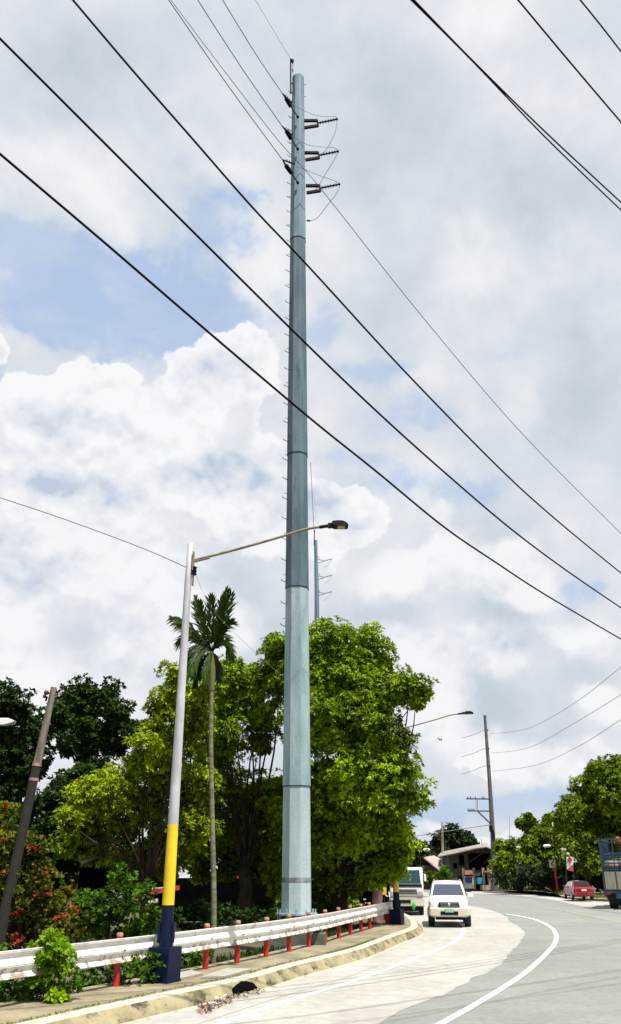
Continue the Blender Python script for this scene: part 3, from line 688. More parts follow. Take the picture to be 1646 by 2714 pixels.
# ------------------------------------------------------------------ overhead wires
def wire(pts, r, m, label, group='overhead cables', name='overhead_cable', k=14, ext=True, start=True):
    pts = [Vector(p) for p in pts]
    q = smooth(pts, k)
    if ext: q = [q[0]+(q[0]-q[1]).normalized()*d for d in (45, 25, 10)] + q + [q[-1]+(q[-1]-q[-2]).normalized()*d for d in (10, 25, 45)]
    if ext and not start: q = q[3:]
    s_ = MB(); s_.tube(q, r, 6); return tag(s_.build(name, m), label, 'cable', group)
s11 = 1646/1494
def quad(p0, pm_, p2, Y0, Y2, n=9):      # image points joined at depths that change evenly in 1/Y
    out = []
    a = (pm_[0]-p0[0])/(p2[0]-p0[0])
    cx = p0[1]; A = np.array([[a, a*a], [1, 1]]); B = np.array([pm_[1]-cx, p2[1]-cx]); b1, b2 = np.linalg.solve(A, B)
    for i in range(n):
        t = i/(n-1); x = p0[0]+(p2[0]-p0[0])*t; y = cx+b1*t+b2*t*t
        Yd = 1/((1-t)/Y0 + t/Y2); out.append(P(x, y, Yd))
    return out
def CC(x, y, ox=0, oy=0): return (ox + x*823/1448, oy + y*823/1448)
wire(quad(CC(340, 0), CC(900, 640), CC(1448, 1255), 9, 14), .017, M['cable'], 'uppermost of three thick black cables crossing the steel pole, its upper left run', k=3) if False else None
def thick(pts, Y0, Y2, r, m, label, group):
    # pts: image points, left to right; depth even in 1/Y along x
    x0, x1 = pts[0][0], pts[-1][0]; out = []
    for x, y in pts:
        t = (x-x0)/(x1-x0); out.append(P(x, y, 1/((1-t)/Y0+t/Y2)))
    return wire(out, r, m, label, group)
thick([CC(340, 0), CC(620, 330), CC(900, 650), CC(1180, 970), CC(1448, 1253), CC(330, 1680-60, 823), CC(700, 2010, 823), CC(1185, 2464, 823), (1646, 1518)][:5] +
      [(1079, 991), (1333, 1250), (1484, 1386), (1646, 1519)], 9.5, 24, .019, M['cable'], 'thick black cable highest of the three where they cross the steel pole', 'thick cables crossing the pole')
thick([CC(0, 180), CC(480, 660), CC(950, 1130), CC(1448, 1623), (1010, 1101), (1176, 1250), (1352, 1400), (1500, 1511), (1646, 1611)], 9, 24, .020, M['cable'], 'thick black cable running between the two others that cross the pole', 'thick cables crossing the pole')
thick([CC(0, 718), CC(480, 1125), CC(950, 1530), CC(1448, 1952), (998, 1250), (1176, 1396), (1319, 1494), (1450, 1579), (1646, 1694)], 9, 24, .021, M['cable'], 'thick black cable lowest of the three where they cross the steel pole', 'thick cables crossing the pole')
thick([CC(470, 0, 823), CC(760, 290, 823), CC(1100, 645, 823), CC(1448, 980, 823)], 9, 13, .013, M['cable'], 'lower strand of the paired black cables at upper right', 'cables at the upper right')
thick([CC(482, 0, 823), CC(760, 287, 823), CC(1100, 620, 823), CC(1448, 944, 823)], 9, 13, .014, M['cable'], 'upper strand of the paired black cables at upper right', 'cables at the upper right')
thick([CC(968, 0, 823), CC(1210, 290, 823), CC(1448, 570, 823)], 9, 11, .014, M['cable'], 'single black cable crossing the upper right corner, second from the corner', 'cables at the upper right')
thick([CC(1258, 0, 823), CC(1355, 120, 823), CC(1448, 240, 823)], 9, 10, .013, M['cable'], 'short black cable nearest the upper right corner', 'cables at the upper right')
c4 = c3
for (x, y, tx, r, lb) in ((235, 625, 590, .018, 'thin wire ending at the highest black insulator of the steel pole'), (235, 1055, 524, .018, 'thin wire ending at the middle black insulator of the steel pole'), (240, 1495, 447, .018, 'thin wire ending at the lowest black insulator of the steel pole')):
    e = Q(x, y, -1.1); wire([e, (e + P(tx, 0, 21))/2 + Vector((0, 0, -.12)), P(tx, 0, 21)], r, M['thin_wire'], lb, 'wires leading to the steel pole', start=False)
e = D(834, 1406); p1 = pp(771, 158, -.1)
wire([p1, (p1+P(677, 0, 22))/2, P(677, 0, 22)], .009, M['faint_wire'], 'faint earth wire ending at the bracket on top of the steel pole', 'wires leading to the steel pole', start=False)
wire([P(453, 0, 18), P(600, 195, 19), P(735, 369, 20), P(810, 452, 20.5), P(874, 530, 21), P(1120, 840, 24), P(1380, 1145, 28), P(1640, 1408, 33)], .012, M['thin_wire'], 'long thin wire passing beside the pole down to the right edge')
la = Vector(lb_) + Vector((.13, -.02, za-.26))
wire([P(0, 1319, 17.2), P(130, 1362, 17.5), P(270, 1412, 17.8), P(400, 1462, 18.1), la], .010, M['thin_wire'], 'thin twisted cable coming from the left to the lamp post', ext=False)
wire([la, P(560, 1610, 20), P(640, 1695, 21.5), P(735, 1780, 23.5), P(830, 1850, 26)], .004, M['faint_wire'], 'faint cable sloping from the lamp post towards the steel pole foot', ext=False)
for i, (a, b, c, d) in enumerate((((1300, 1945), (1400, 1930), (1520, 1865), (1646, 1768)), ((1302, 1996), (1400, 1982), (1520, 1918), (1646, 1841)), ((1305, 2044), (1420, 2028), (1530, 1980), (1646, 1907)))):
    wire([P(*a, UY), P(*b, 90), P(*c, 75), P(*d, 60)], .021, M['faint_wire'], ('highest', 'middle', 'lowest')[i]+' of three faint sagging wires from the tall utility pole to the right edge', 'wires right of the utility pole', start=False)
wire([P(1064, 2223, 130), P(1172, 2205, sy_), U(1300, 2186)], .04, M['faint_wire'], 'faint wire between the short grey pole and the tall utility pole', ext=False)
wire([P(1075, 1929, 37.2), P(1080, 1926, 37.2)], .01, M['faint_wire'], 'x') if False else None

# ------------------------------------------------------------------ foliage
def leaves(name, m, parent, pts, axes, L, wd, nper, droop=.5, spread=(.6, 1.2), stuff=False, world=True, extra=None):
    """a rosette of nper pointed leaves at every point"""
    n = len(pts); N = n*nper
    base = np.repeat(pts, nper, 0); ax = np.repeat(axes, nper, 0)
    rv = rng.normal(size=(N, 3)); t = rv - ax*np.sum(rv*ax, 1, keepdims=True); t /= np.linalg.norm(t, axis=1, keepdims=True)+1e-9
    th = rng.uniform(*spread, N)[:, None]
    d = ax*np.cos(th) + t*np.sin(th)
    l = (L*rng.uniform(.65, 1.25, N))[:, None]
    mid = base + d*l*.5
    d2 = d + np.array([0, 0, -1])*droop*rng.uniform(.5, 1.5, N)[:, None]; d2 /= np.linalg.norm(d2, axis=1, keepdims=True)
    tip = mid + d2*l*.5
    side = np.cross(d, ax) + rng.normal(size=(N, 3))*.35; side /= np.linalg.norm(side, axis=1, keepdims=True)+1e-9
    w = l/L*wd*.5
    V = np.stack([base + d*l*.06, mid - side*w, mid + side*w, tip], 1).reshape(-1, 3)
    if extra is not None:      # bigger overlapping leaves deep inside the crown
        ep, ea = extra; k = 5; eb = np.repeat(ep, k, 0); dd = unit(len(eb)); ss_ = unit(len(eb)); ss_ -= dd*np.sum(ss_*dd, 1, keepdims=True); ss_ /= np.linalg.norm(ss_, axis=1, keepdims=True)
        el_ = (L*1.35*rng.uniform(.7, 1.3, len(eb)))[:, None]; m2 = eb+dd*el_*.5
        V = np.concatenate([V, np.stack([eb, m2-ss_*el_*.30, m2+ss_*el_*.30, eb+dd*el_], 1).reshape(-1, 3)]); N = len(V)//4
    off = np.array(parent.location if parent else (0, 0, 0)) if world else np.zeros(3)
    V = V - off
    idx = np.arange(N)[:, None]*4
    Fc = np.concatenate([idx+np.array([[0, 1, 2]]), idx+np.array([[1, 3, 2]])], 1).reshape(-1)
    me = bpy.data.meshes.new(name); me.vertices.add(N*4); me.vertices.foreach_set('co', V.astype(np.float32).ravel())
    me.loops.add(N*6); me.loops.foreach_set('vertex_index', Fc.astype(np.int32))
    me.polygons.add(N*2); me.polygons.foreach_set('loop_start', np.arange(0, N*6, 3, dtype=np.int32)); me.polygons.foreach_set('loop_total', np.full(N*2, 3, dtype=np.int32))
    me.update(calc_edges=True); me.materials.append(m)
    o = bpy.data.objects.new(name, me); C.objects.link(o); o.parent = parent
    return o
def unit(n):
    v = rng.normal(size=(n, 3)); return v/np.linalg.norm(v, axis=1, keepdims=True)
def crown_pts(clumps, sub_r, dens, per_sub, jitter=.35, flat=.8, depth=None, inner=.22):
    """clumps: (x, y, z, r). small tufts scattered over each clump; rosettes cover the upper side of each tuft"""
    P_, A_ = [], []
    for (x, y, z, r) in clumps:
        ns = max(4, int(dens*(r/sub_r)**2))
        u = unit(ns); low = (u[:, 2] < .05) & (rng.random(ns) < .80); u = u[~low]; ns = len(u); r = r*.95; rr = r*np.where(rng.random(ns) < inner, rng.uniform(.25, .8, ns), rng.uniform(.80, 1.14, ns))
        sc = np.array([x, y, z]) + u*rr[:, None]*np.array([1, 1, flat])
        sr = sub_r*rng.uniform(.55, 1.35, ns)
        q = unit(ns*per_sub).reshape(ns, per_sub, 3); q[:, :, 2] = np.abs(q[:, :, 2])*1.2 - .30
        rad = rng.uniform(.55, 1.05, (ns, per_sub, 1))
        pts = sc[:, None, :] + q*rad*sr[:, None, None]*np.array([1, 1, .85])
        ax = q*.8 + np.array([0, 0, .45]) + u[:, None, :]*.25 + rng.normal(size=q.shape)*.2
        ax /= np.linalg.norm(ax, axis=2, keepdims=True)
        P_.append(pts.reshape(-1, 3)); A_.append(ax.reshape(-1, 3))
    return np.concatenate(P_), np.concatenate(A_)
def fill_pts(clumps, p=None, a=None, k=110):
    P_ = []
    for (x, y, z, r) in clumps:
        n = int(k*max(1, r*r)); u = unit(n); P_.append(np.array([x, y, z-.12*r])+u*(r*rng.uniform(.05, .55, n)**.6)[:, None]*np.array([1, 1, .85]))
    P_ = np.concatenate(P_); A = unit(len(P_)); return P_, A
def px_clumps(lst, Y, dy=1.8, rec=0, py0=0):
    out = []
    for c in lst:
        q = P(c[0], c[1], Y + rec*max(0, c[1]-py0)/100 + (c[3] if len(c) > 3 else random.uniform(-dy, dy))); out.append((q.x, q.y, q.z, c[2]/pm(q)))
    return out
def limb(mb, a, b, r0, r1, bend=.15, n=6, seg=7):
    a = Vector(a); b = Vector(b); pts = []
    k = Vector((random.uniform(-1, 1), random.uniform(-1, 1), random.uniform(-.3, .5)))*(b-a).length*bend
    for i in range(seg):
        t = i/(seg-1); pts.append(a.lerp(b, t) + k*math.sin(math.pi*t) + Vector((random.uniform(-1, 1), random.uniform(-1, 1), 0))*r0*.25)
    mb.tube(pts, [r0+(r1-r0)*i/(seg-1) for i in range(seg)], n)
def tree(name, label, cat, base, clumps, leafm, L, wd, nper, sub_r, dens, per_sub, trunk_r=.3, fork=None, droop=.7, group=None, barkm='bark', inner=.12, flat=1.0, spread=(.6, 1.2)):
    t = thing(name, label, cat, base, group=group)
    tm = MB(); base = Vector(base); cen = Vector((sum(c[0] for c in clumps), sum(c[1] for c in clumps), sum(c[2] for c in clumps)))/len(clumps)
    fk_ = Vector(fork) if fork else base.lerp(Vector((cen.x, cen.y, cen.z)), .35)
    limb(tm, base + Vector((0, 0, -.2)), fk_, trunk_r, trunk_r*.75, .05, 10)
    for c in clumps: limb(tm, fk_, Vector(c[:3]), trunk_r*.20, trunk_r*.03, .10)
    tm.build('trunk', M[barkm], t, True)
    p, a = crown_pts(clumps, sub_r, dens, per_sub, inner=inner, flat=flat)
    p2, a2 = fill_pts(clumps, p, a)
    leaves('crown', M[leafm], t, p, a, L, wd, nper, droop, spread, extra=(p2, a2))
    return t
GRP = 'trees beside the road'
# big mango tree right of the pole
cl1 = [(870, 1722, 68, -1), (958, 1722, 62, 0), (1000, 1770, 48, 0), (800, 1775, 80, 0), (905, 1820, 88, -1), (1000, 1850, 62, 0), (1096, 1812, 34, 0), (1128, 1838, 26, 0), (1060, 1842, 34, 0), (1115, 1860, 18, 0),
       (850, 1925, 90, -1.5), (960, 1945, 90, -1), (1040, 1985, 58, 0), (1070, 2050, 62, 0), (1098, 2110, 52, 0), (990, 2070, 90, -2), (880, 2060, 98, -2.5), (1062, 2195, 64, 0),
       (960, 2190, 92, -2), (860, 2200, 96, -2.5), (1078, 2252, 44, 0), (1010, 2262, 62, -1), (900, 2320, 80, -1), (840, 2380, 60, 0), (940, 2335, 46, 0), (1046, 2302, 30, -1), (1012, 2318, 34, -1), (760, 2150, 80, 0), (760, 2300, 80, 0), (780, 2420, 50, 1), (880, 2420, 50, 1),
       (740, 1725, 40, 0)]
T1Y = 36.5
cl1 = [(a-(12 if a > 1050 else 0), b, c_*(.92 if a > 1010 else 1), d-2.6 if a > 1010 else d-1) for a, b, c_, d in cl1]
tree('mango_tree', 'large dense mango tree with drooping bright green leaves right behind the steel pole', 'tree', (P(900, 2300, T1Y).x, T1Y+3, 0), px_clumps(cl1, T1Y, rec=1.2, py0=1950), 'mango', .205, .056, 10, .52, 10, 24, .42, group=GRP)
# middle mango tree, left of the steel pole
cl2 = [(600, 1800, 46, -1), (655, 1822, 48, 0), (700, 1800, 40, 0), (735, 1735, 38, 0), (745, 1810, 50, 0), (610, 1870, 70, 0), (545, 1860, 45, 0), (690, 1890, 55, 0), (590, 1960, 80, 0), (690, 1965, 40, 1), (660, 2120, 72, 0), (720, 2150, 70, 0),
       (560, 2080, 70, 0), (600, 2190, 80, 0), (700, 2240, 80, 1), (640, 2270, 60, 1), (540, 2250, 60, 1), (560, 2000, 60, 0), (600, 2305, 40, 1), (700, 2300, 46, 1), (530, 2310, 36, 1)]
T2Y = 37
tree('mango_tree', 'mango tree filling the gap between the palm trunk and the steel pole', 'tree', (P(660, 2300, T2Y).x, T2Y+1, 0), px_clumps(cl2, T2Y, rec=1.4, py0=1950), 'mango', .20, .055, 10, .50, 9, 24, .34, group=GRP)
cl3 = [(480, 1850, 45), (425, 1880, 40), (500, 1920, 60), (420, 1950, 48), (370, 2010, 46), (450, 2020, 70), (330, 2090, 56), (400, 2110, 70), (500, 2110, 70), (280, 2120, 52), (220, 2110, 40), (240, 2180, 56), (200, 2240, 44), (320, 2190, 70), (430, 2210, 70), (520, 2210, 56),
       (270, 2270, 60), (380, 2280, 56), (180, 2180, 30), (470, 1790, 30), (540, 1840, 38), (440, 2300, 44), (330, 2300, 50)]
T3Y = 32
tree('mango_tree', 'yellow-green mango tree behind the tall blue and yellow lamp post', 'tree', (P(390, 2300, T3Y).x, T3Y+1, 0), px_clumps(cl3, T3Y, rec=1.6, py0=2020), 'mango_left', .19, .052, 10, .45, 9, 24, .3, group=GRP)
# dark trees at far left
cl4 = [(-10, 1880, 62), (50, 1885, 46), (85, 1920, 40), (105, 1955, 26), (10, 1960, 66), (70, 2000, 50), (-20, 2040, 70), (50, 2070, 56), (100, 2030, 34), (20, 2120, 44)]
tree('dark_tree', 'dark broad-leaved tree at the left edge behind the leaning wooden pole', 'tree', (P(20, 2300, 46).x, 46, 0), px_clumps(cl4, 46), 'dark_leaf', .24, .12, 7, .42, 6.0, 10, .28, group=GRP, fork=P(40, 2190, 46), droop=.3)
cl5 = [(225, 1835, 34), (180, 1860, 36), (285, 1850, 38), (235, 1880, 58), (310, 1900, 44), (345, 1945, 32), (270, 1945, 60), (195, 1935, 56), (160, 1900, 36), (230, 1990, 40), (180, 1975, 34), (310, 1975, 34)]
tree('dark_tree', 'dark round-crowned tree with a bare trunk right of the leaning wooden pole', 'tree', (P(215, 2300, 44).x, 44, 0), px_clumps(cl5, 44), 'dark_leaf', .24, .12, 7, .38, 6.0, 10, .26, group=GRP, fork=P(216, 2045, 44), droop=.3)
cl6 = [(210, 2080, 44), (170, 2100, 42), (140, 2160, 52), (250, 2060, 34), (110, 2230, 60), (190, 2200, 60), (60, 2180, 44), (150, 2300, 70), (60, 2290, 60), (10, 2250, 60), (0, 2180, 40), (270, 2110, 30)]
tree('dark_tree', 'very dark leafy tree filling the lower left behind the red flowered bush', 'tree', (P(140, 2400, 40).x, 40, 0), px_clumps(cl6, 40), 'dark_leaf', .26, .13, 7, .5, 8.0, 13, .25, group=GRP, droop=.3)
# shaded undergrowth further back that closes the view under the crowns
cl7 = [(x, 2330+random.uniform(-10, 60), 60) for x in range(-60, 560, 62)]
def bush(name, label, base, lst, Y, leafm, L, wd, nper, sub_r, dens, per, cat='bush', group=None, droop=.4, dy=.6, stem=.06):
    cs = px_clumps(lst, Y, dy); t = thing(name, label, cat, base, group=group)
    p, a = crown_pts(cs, sub_r, dens*3.4, per+4); leaves('foliage', M[leafm], t, p, a, L, wd, nper, droop)
    s_ = MB()
    for c in cs: limb(s_, Vector(base)+Vector((random.uniform(-.3, .3), random.uniform(-.2, .2), -.1)), Vector(c[:3]), stem, stem*.2, .1, 5, 5)
    s_.build('stem', M['bark'], t, True); return t
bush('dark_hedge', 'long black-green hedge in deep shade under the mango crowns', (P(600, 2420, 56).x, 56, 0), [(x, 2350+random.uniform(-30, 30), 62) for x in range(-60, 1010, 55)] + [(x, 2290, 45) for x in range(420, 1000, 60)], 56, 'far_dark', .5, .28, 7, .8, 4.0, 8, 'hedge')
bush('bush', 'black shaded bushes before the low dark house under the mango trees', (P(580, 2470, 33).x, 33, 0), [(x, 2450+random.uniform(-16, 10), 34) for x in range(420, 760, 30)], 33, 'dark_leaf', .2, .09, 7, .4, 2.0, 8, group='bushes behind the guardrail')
# low shaded house under the trees
HY = 45
hh = thing('house', 'low dark house with red-edged sheet roof glimpsed under the mango trees', 'house', (P(560, 2400, HY).x, HY+3, 0))
def Hh(x, y, dy=0): return P(x, y, HY+dy)
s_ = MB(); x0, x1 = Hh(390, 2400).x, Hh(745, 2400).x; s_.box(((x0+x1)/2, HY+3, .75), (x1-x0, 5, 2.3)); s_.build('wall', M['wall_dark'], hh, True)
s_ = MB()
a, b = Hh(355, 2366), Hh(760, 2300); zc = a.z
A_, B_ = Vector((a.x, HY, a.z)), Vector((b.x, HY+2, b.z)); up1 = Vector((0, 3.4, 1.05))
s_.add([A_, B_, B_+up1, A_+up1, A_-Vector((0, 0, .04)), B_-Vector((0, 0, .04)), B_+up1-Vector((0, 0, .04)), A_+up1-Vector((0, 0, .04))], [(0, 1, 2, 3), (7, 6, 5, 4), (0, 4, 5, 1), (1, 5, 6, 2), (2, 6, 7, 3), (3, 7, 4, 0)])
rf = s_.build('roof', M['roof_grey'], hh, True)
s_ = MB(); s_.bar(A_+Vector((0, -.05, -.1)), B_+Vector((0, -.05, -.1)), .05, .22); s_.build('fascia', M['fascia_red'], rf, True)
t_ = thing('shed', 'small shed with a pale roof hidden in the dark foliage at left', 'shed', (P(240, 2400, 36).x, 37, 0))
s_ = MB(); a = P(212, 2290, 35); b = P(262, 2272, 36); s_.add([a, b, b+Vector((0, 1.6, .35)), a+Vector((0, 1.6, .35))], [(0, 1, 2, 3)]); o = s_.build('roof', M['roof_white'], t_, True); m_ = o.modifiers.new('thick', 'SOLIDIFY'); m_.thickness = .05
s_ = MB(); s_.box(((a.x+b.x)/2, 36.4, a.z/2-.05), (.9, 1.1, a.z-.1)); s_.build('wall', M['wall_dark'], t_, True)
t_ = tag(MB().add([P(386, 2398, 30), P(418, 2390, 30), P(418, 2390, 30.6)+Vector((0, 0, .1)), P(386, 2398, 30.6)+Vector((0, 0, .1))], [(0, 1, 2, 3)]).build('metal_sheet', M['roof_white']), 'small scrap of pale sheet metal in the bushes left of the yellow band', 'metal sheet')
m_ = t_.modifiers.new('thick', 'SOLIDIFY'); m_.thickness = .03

# bougainvillea and roadside bushes
VY = G(130, 2652, KZ).y-.08
bl = [(20, 2170, 34), (40, 2230, 44), (0, 2260, 50), (90, 2270, 40), (60, 2330, 56), (110, 2350, 46), (30, 2400, 60), (110, 2430, 56), (150, 2400, 44), (60, 2490, 60), (150, 2490, 50), (180, 2450, 30), (200, 2500, 36), (0, 2330, 50), (0, 2470, 50)]
bb = bush('flowering_bush', 'tall straggly bush with red flowers at the left edge behind the guardrail', (P(70, 2560, 24.5).x, 24.5, 0), bl, 24.8, 'bougain_leaf', .13, .07, 7, .32, 3.0, 9, 'flowering bush', dy=.5)
cs = px_clumps([(30, 2150, 30), (100, 2290, 26), (110, 2330, 26), (110, 2390, 24), (45, 2420, 18), (180, 2415, 22), (110, 2460, 20), (50, 2495, 22), (165, 2450, 18), (10, 2250, 26), (90, 2260, 20), (190, 2475, 18), (20, 2320, 18)], 24.0, .3)
p, a = crown_pts([c for i, c in enumerate(cs) if i % 5 != 1], .15, .30, 3); fo = leaves('flower', M['flower'], bb, p, a, .085, .06, 7, .3)
fol = [c for c in bb.children if c.name.startswith('foliage')][0]; bm_ = bmesh.new(); bm_.from_mesh(fo.data)
for f in bm_.faces: f.material_index = 1
bm_.from_mesh(fol.data); bm_.to_mesh(fol.data); fol.data.materials.append(M['flower']); bm_.free(); bpy.data.objects.remove(fo)
bush('bush', 'dark green bush behind the guardrail between the flowers and the lamp post', (P(290, 2540, 26).x, 26, 0), [(230, 2400, 46), (290, 2420, 56), (350, 2440, 50), (260, 2470, 50), (330, 2490, 50), (390, 2480, 40), (220, 2500, 40), (300, 2350, 40), (370, 2380, 40), (430, 2420, 30), (260, 2560, 40), (340, 2560, 40)], 26, 'shrub', .14, .075, 7, .34, 2.0, 8, group='bushes behind the guardrail')
bush('bush', 'low green bush under the guardrail just right of the navy lamp base', (P(505, 2570, 22).x, 22, 0), [(490, 2545, 28), (520, 2560, 24), (470, 2570, 18), (540, 2540, 16)], 22.3, 'shrub', .12, .06, 7, .25, 2.0, 8, group='bushes behind the guardrail', dy=.2, stem=.03)
bush('bush', 'dark green bush under the guardrail at the left picture edge', (P(60, 2640, VY).x, VY+.35, 0), [(0, 2610, 34), (50, 2620, 34), (10, 2650, 34), (90, 2610, 28), (70, 2650, 26), (0, 2560, 30), (160, 2600, 30), (190, 2630, 24), (150, 2640, 22)], VY+.35, 'shrub', .11, .055, 7, .24, 2.2, 8, group='bushes behind the guardrail', dy=.3, stem=.03)
bush('bush', 'ragged bush around the foot of the guardrail post left of the lamp', (P(300, 2610, VY+2.2).x, VY+2.3, 0), [(250, 2590, 30), (300, 2600, 26), (280, 2560, 26), (360, 2580, 26), (390, 2570, 22), (330, 2560, 24), (315, 2620, 16), (225, 2610, 22), (400, 2590, 12)], VY+2.3, 'shrub', .11, .055, 7, .24, 2.2, 8, group='bushes behind the guardrail', dy=.25, stem=.03)
bush('creeping_vine', 'bright yellow-green vine climbing over the white guardrail at left', (P(125, 2650, VY).x, VY+.05, .2), [(125, 2505, 26), (100, 2530, 22), (150, 2530, 20), (120, 2560, 30), (150, 2570, 20), (130, 2600, 26), (150, 2640, 16), (135, 2490, 16), (110, 2620, 20), (155, 2665, 9), (160, 2540, 14)], VY, 'vine', .10, .065, 7, .17, 2.6, 8, 'vine', dy=.12, stem=.012)
# areca palm
def palm():
    Y = 22.6; base = Vector((P(566, 2562, Y).x, Y, 0)); top = P(561, 1728, Y)
    t = thing('areca_palm', 'slender palm with thin mottled trunk and ragged dark fronds left of steel pole', 'palm tree', base)
    s_ = MB(); mids = [base+Vector((0, 0, -.1)), P(567, 2380, Y), P(562, 2150, Y), P(559, 1950, Y), P(561, 1830, Y)]
    s_.tube(smooth(mids, 4), [.070-.014*i/16 for i in range(17)], 10); s_.build('trunk', M['palm_bark'], t, True)
    s_ = MB(); s_.tube([P(561, 1830, Y), P(562, 1780, Y), top], [.075, .10, .06], 10); s_.build('crownshaft', mat('green_sheath', (.07, .10, .02), (.12, .12, .04), 5, .6), t, True)
    hub = P(563, 1728, Y)
    # each frond: image target of its tip, middle, depth, length of leaflets
    fr = [((560, 1585), (558, 1655), -.2, .40), ((612, 1578), (590, 1660), .0, .45), ((520, 1590), (530, 1670), .5, .42), ((600, 1570), (585, 1645), -.5, .4),
          ((462, 1640), (510, 1655), -.1, .42), ((470, 1655), (515, 1668), .5, .38), ((505, 1785), (525, 1712), -.6, .40), ((505, 1760), (520, 1700), .4, .4), ((604, 1712), (590, 1688), -.3, .36), ((545, 1800), (548, 1740), -.5, .32),
          ((580, 1795), (580, 1745), .1, .3), ((518, 1810), (530, 1735), .6, .34), ((600, 1690), (590, 1670), .6, .35), ((478, 1700), (515, 1672), .2, .4), ((612, 1650), (590, 1665), -.3, .4), ((500, 1752), (528, 1690), -.2, .42), ((612, 1740), (592, 1680), .2, .38), ((530, 1600), (538, 1660), -.4, .36), ((588, 1592), (576, 1655), .4, .36)]
    for (tx, ty), (mx_, my), dy, ll in fr:
        A = Vector(hub); Bm = P(mx_, my, Y+dy*.6); Ct = P(tx, ty, Y+dy)
        pts = [A.lerp(Bm, u).lerp(Bm.lerp(Ct, u), u) for u in [i/13 for i in range(14)]]
        s_ = MB(); s_.tube(pts, [.018-.012*i/13 for i in range(14)], 5, caps=False)
        updir = Vector((0, -1, .2))
        for i in range(2, 14):
            T = (pts[min(i+1, 13)]-pts[i-1]).normalized(); sd_ = T.cross(updir).normalized()
            k = math.sin(math.pi*min(1, (i-1)/13)*.85+.25)
            for sg in (-1, 1):
                for rep in range(4):
                    pnt = pts[i] + T*random.uniform(-.05, .05); d = (T*1.0 + sd_*sg*random.uniform(.12, .52) + Vector((random.uniform(-.1, .1), random.uniform(-.3, .3), -.12))).normalized(); l = ll*k*random.uniform(.8, 1.3)
                    wv_ = d.cross(Vector((0, -1, .3))).normalized()*.024
                    m1 = pnt+d*l*.5; tp = pnt+d*l+Vector((0, 0, -l*(random.uniform(.0, .15) if ty < 1620 else random.uniform(.2, .5))))
                    s_.add([pnt, m1-wv_, m1+wv_, tp], [(0, 1, 2), (1, 3, 2)])
        s_.build('frond', M['palm'], t, True)
palm()
# pinkish trunk at the rail end and yellow marker
b_ = G(1004, 2443, KZ-.2); t_ = thing('tree_stump', 'rough pinkish bare trunk rising beside the far end of the guardrail', 'tree trunk', b_)
s_ = MB(); limb(s_, b_+Vector((0, 0, -.1)), P(998, 2318, b_.y), .26, .22, .03, 12); s_.build('trunk', M['pink_bark'], t_, True)
ym = P(1018, 2357, b_.y+1.2); t_ = thing('marker_post', 'thin post with a yellow marker plate beside the pinkish trunk', 'marker', (ym.x, ym.y, .2))
s_ = MB(); s_.box(ym, (.22, .04, .50)); s_.build('marker_plate', M['yellow'], t_, True, bevel=.02)
s_ = MB(); s_.tube([Vector((ym.x, ym.y+.05, .2)), ym+Vector((0, .05, .2))], .03, 6); s_.build('post', M['dark_steel'], t_, True)

# ------------------------------------------------------------------ right side trees and far trees
F1 = 88
GR2 = 'trees across the road'
c = [(1605, 2060, 36), (1640, 2060, 46), (1560, 2105, 44), (1620, 2130, 64), (1520, 2150, 34), (1560, 2190, 60), (1640, 2200, 66), (1500, 2180, 20), (1500, 2215, 24), (1530, 2240, 40), (1600, 2260, 56), (1660, 2270, 60), (1560, 2290, 34), (1700, 2100, 80), (1720, 2220, 80), (1585, 2030, 16), (1483, 2195, 14), (1680, 2040, 40), (1478, 2170, 8), (1516, 2125, 14), (1496, 2150, 12), (1572, 2040, 12), (1560, 2068, 16), (1490, 2215, 10)]
tree('broadleaf_tree', 'large round green tree at the right edge above the red car and truck', 'tree', (G(1560, 2372, .1).x, F1+2, .1), px_clumps(c, F1), 'far_leaf', .36, .13, 8, .75, 9.0, 14, .4, group=GR2)
c = [(1376, 2182, 4), (1388, 2187, 7), (1399, 2196, 9), (1400, 2166, 4), (1406, 2175, 6), (1413, 2187, 8), (1422, 2200, 11), (1452, 2170, 5), (1449, 2181, 7), (1444, 2193, 8), (1438, 2208, 12), (1470, 2205, 6), (1415, 2215, 22), (1435, 2230, 28), (1400, 2240, 22), (1455, 2220, 14), (1465, 2245, 22), (1420, 2270, 36), (1455, 2285, 34), (1395, 2290, 30), (1480, 2290, 28), (1430, 2320, 36)]
tree('broadleaf_tree', 'upright bushy tree with spiky tops beside the red and white arrow sign', 'tree', (G(1425, 2362, .1).x, 100, .1), px_clumps(c, 99), 'far_leaf', .38, .14, 8, .42, 7, 9, .3, group=GR2)
c = [(1325, 2245, 14), (1350, 2245, 16), (1335, 2270, 26), (1365, 2270, 22), (1350, 2300, 34), (1385, 2310, 30), (1340, 2330, 24), (1372, 2335, 22), (1322, 2300, 16)]
tree('broadleaf_tree', 'low bushy green tree just right of the tall utility pole', 'tree', (G(1350, 2360, .1).x, 104, .1), px_clumps(c, 103), 'far_leaf', .38, .14, 8, .65, 9.0, 12, .3, group=GR2)
c = [(1180, 2222, 24), (1160, 2238, 18), (1205, 2222, 26), (1232, 2228, 24), (1252, 2245, 20), (1210, 2250, 34), (1170, 2262, 26), (1240, 2262, 26)]
tree('broadleaf_tree', 'distant dark rounded tree rising behind the old two-storey house', 'tree', (P(1205, 2330, 150).x, 150, .1), px_clumps(c, 150, 2), 'far_dark', .75, .3, 7, 1.2, 5.0, 9, .5, group=GR2)
c = [(1135, 2262, 24), (1120, 2250, 18), (1150, 2280, 22), (1110, 2290, 26), (1180, 2285, 22), (1090, 2270, 26), (1125, 2300, 22)]
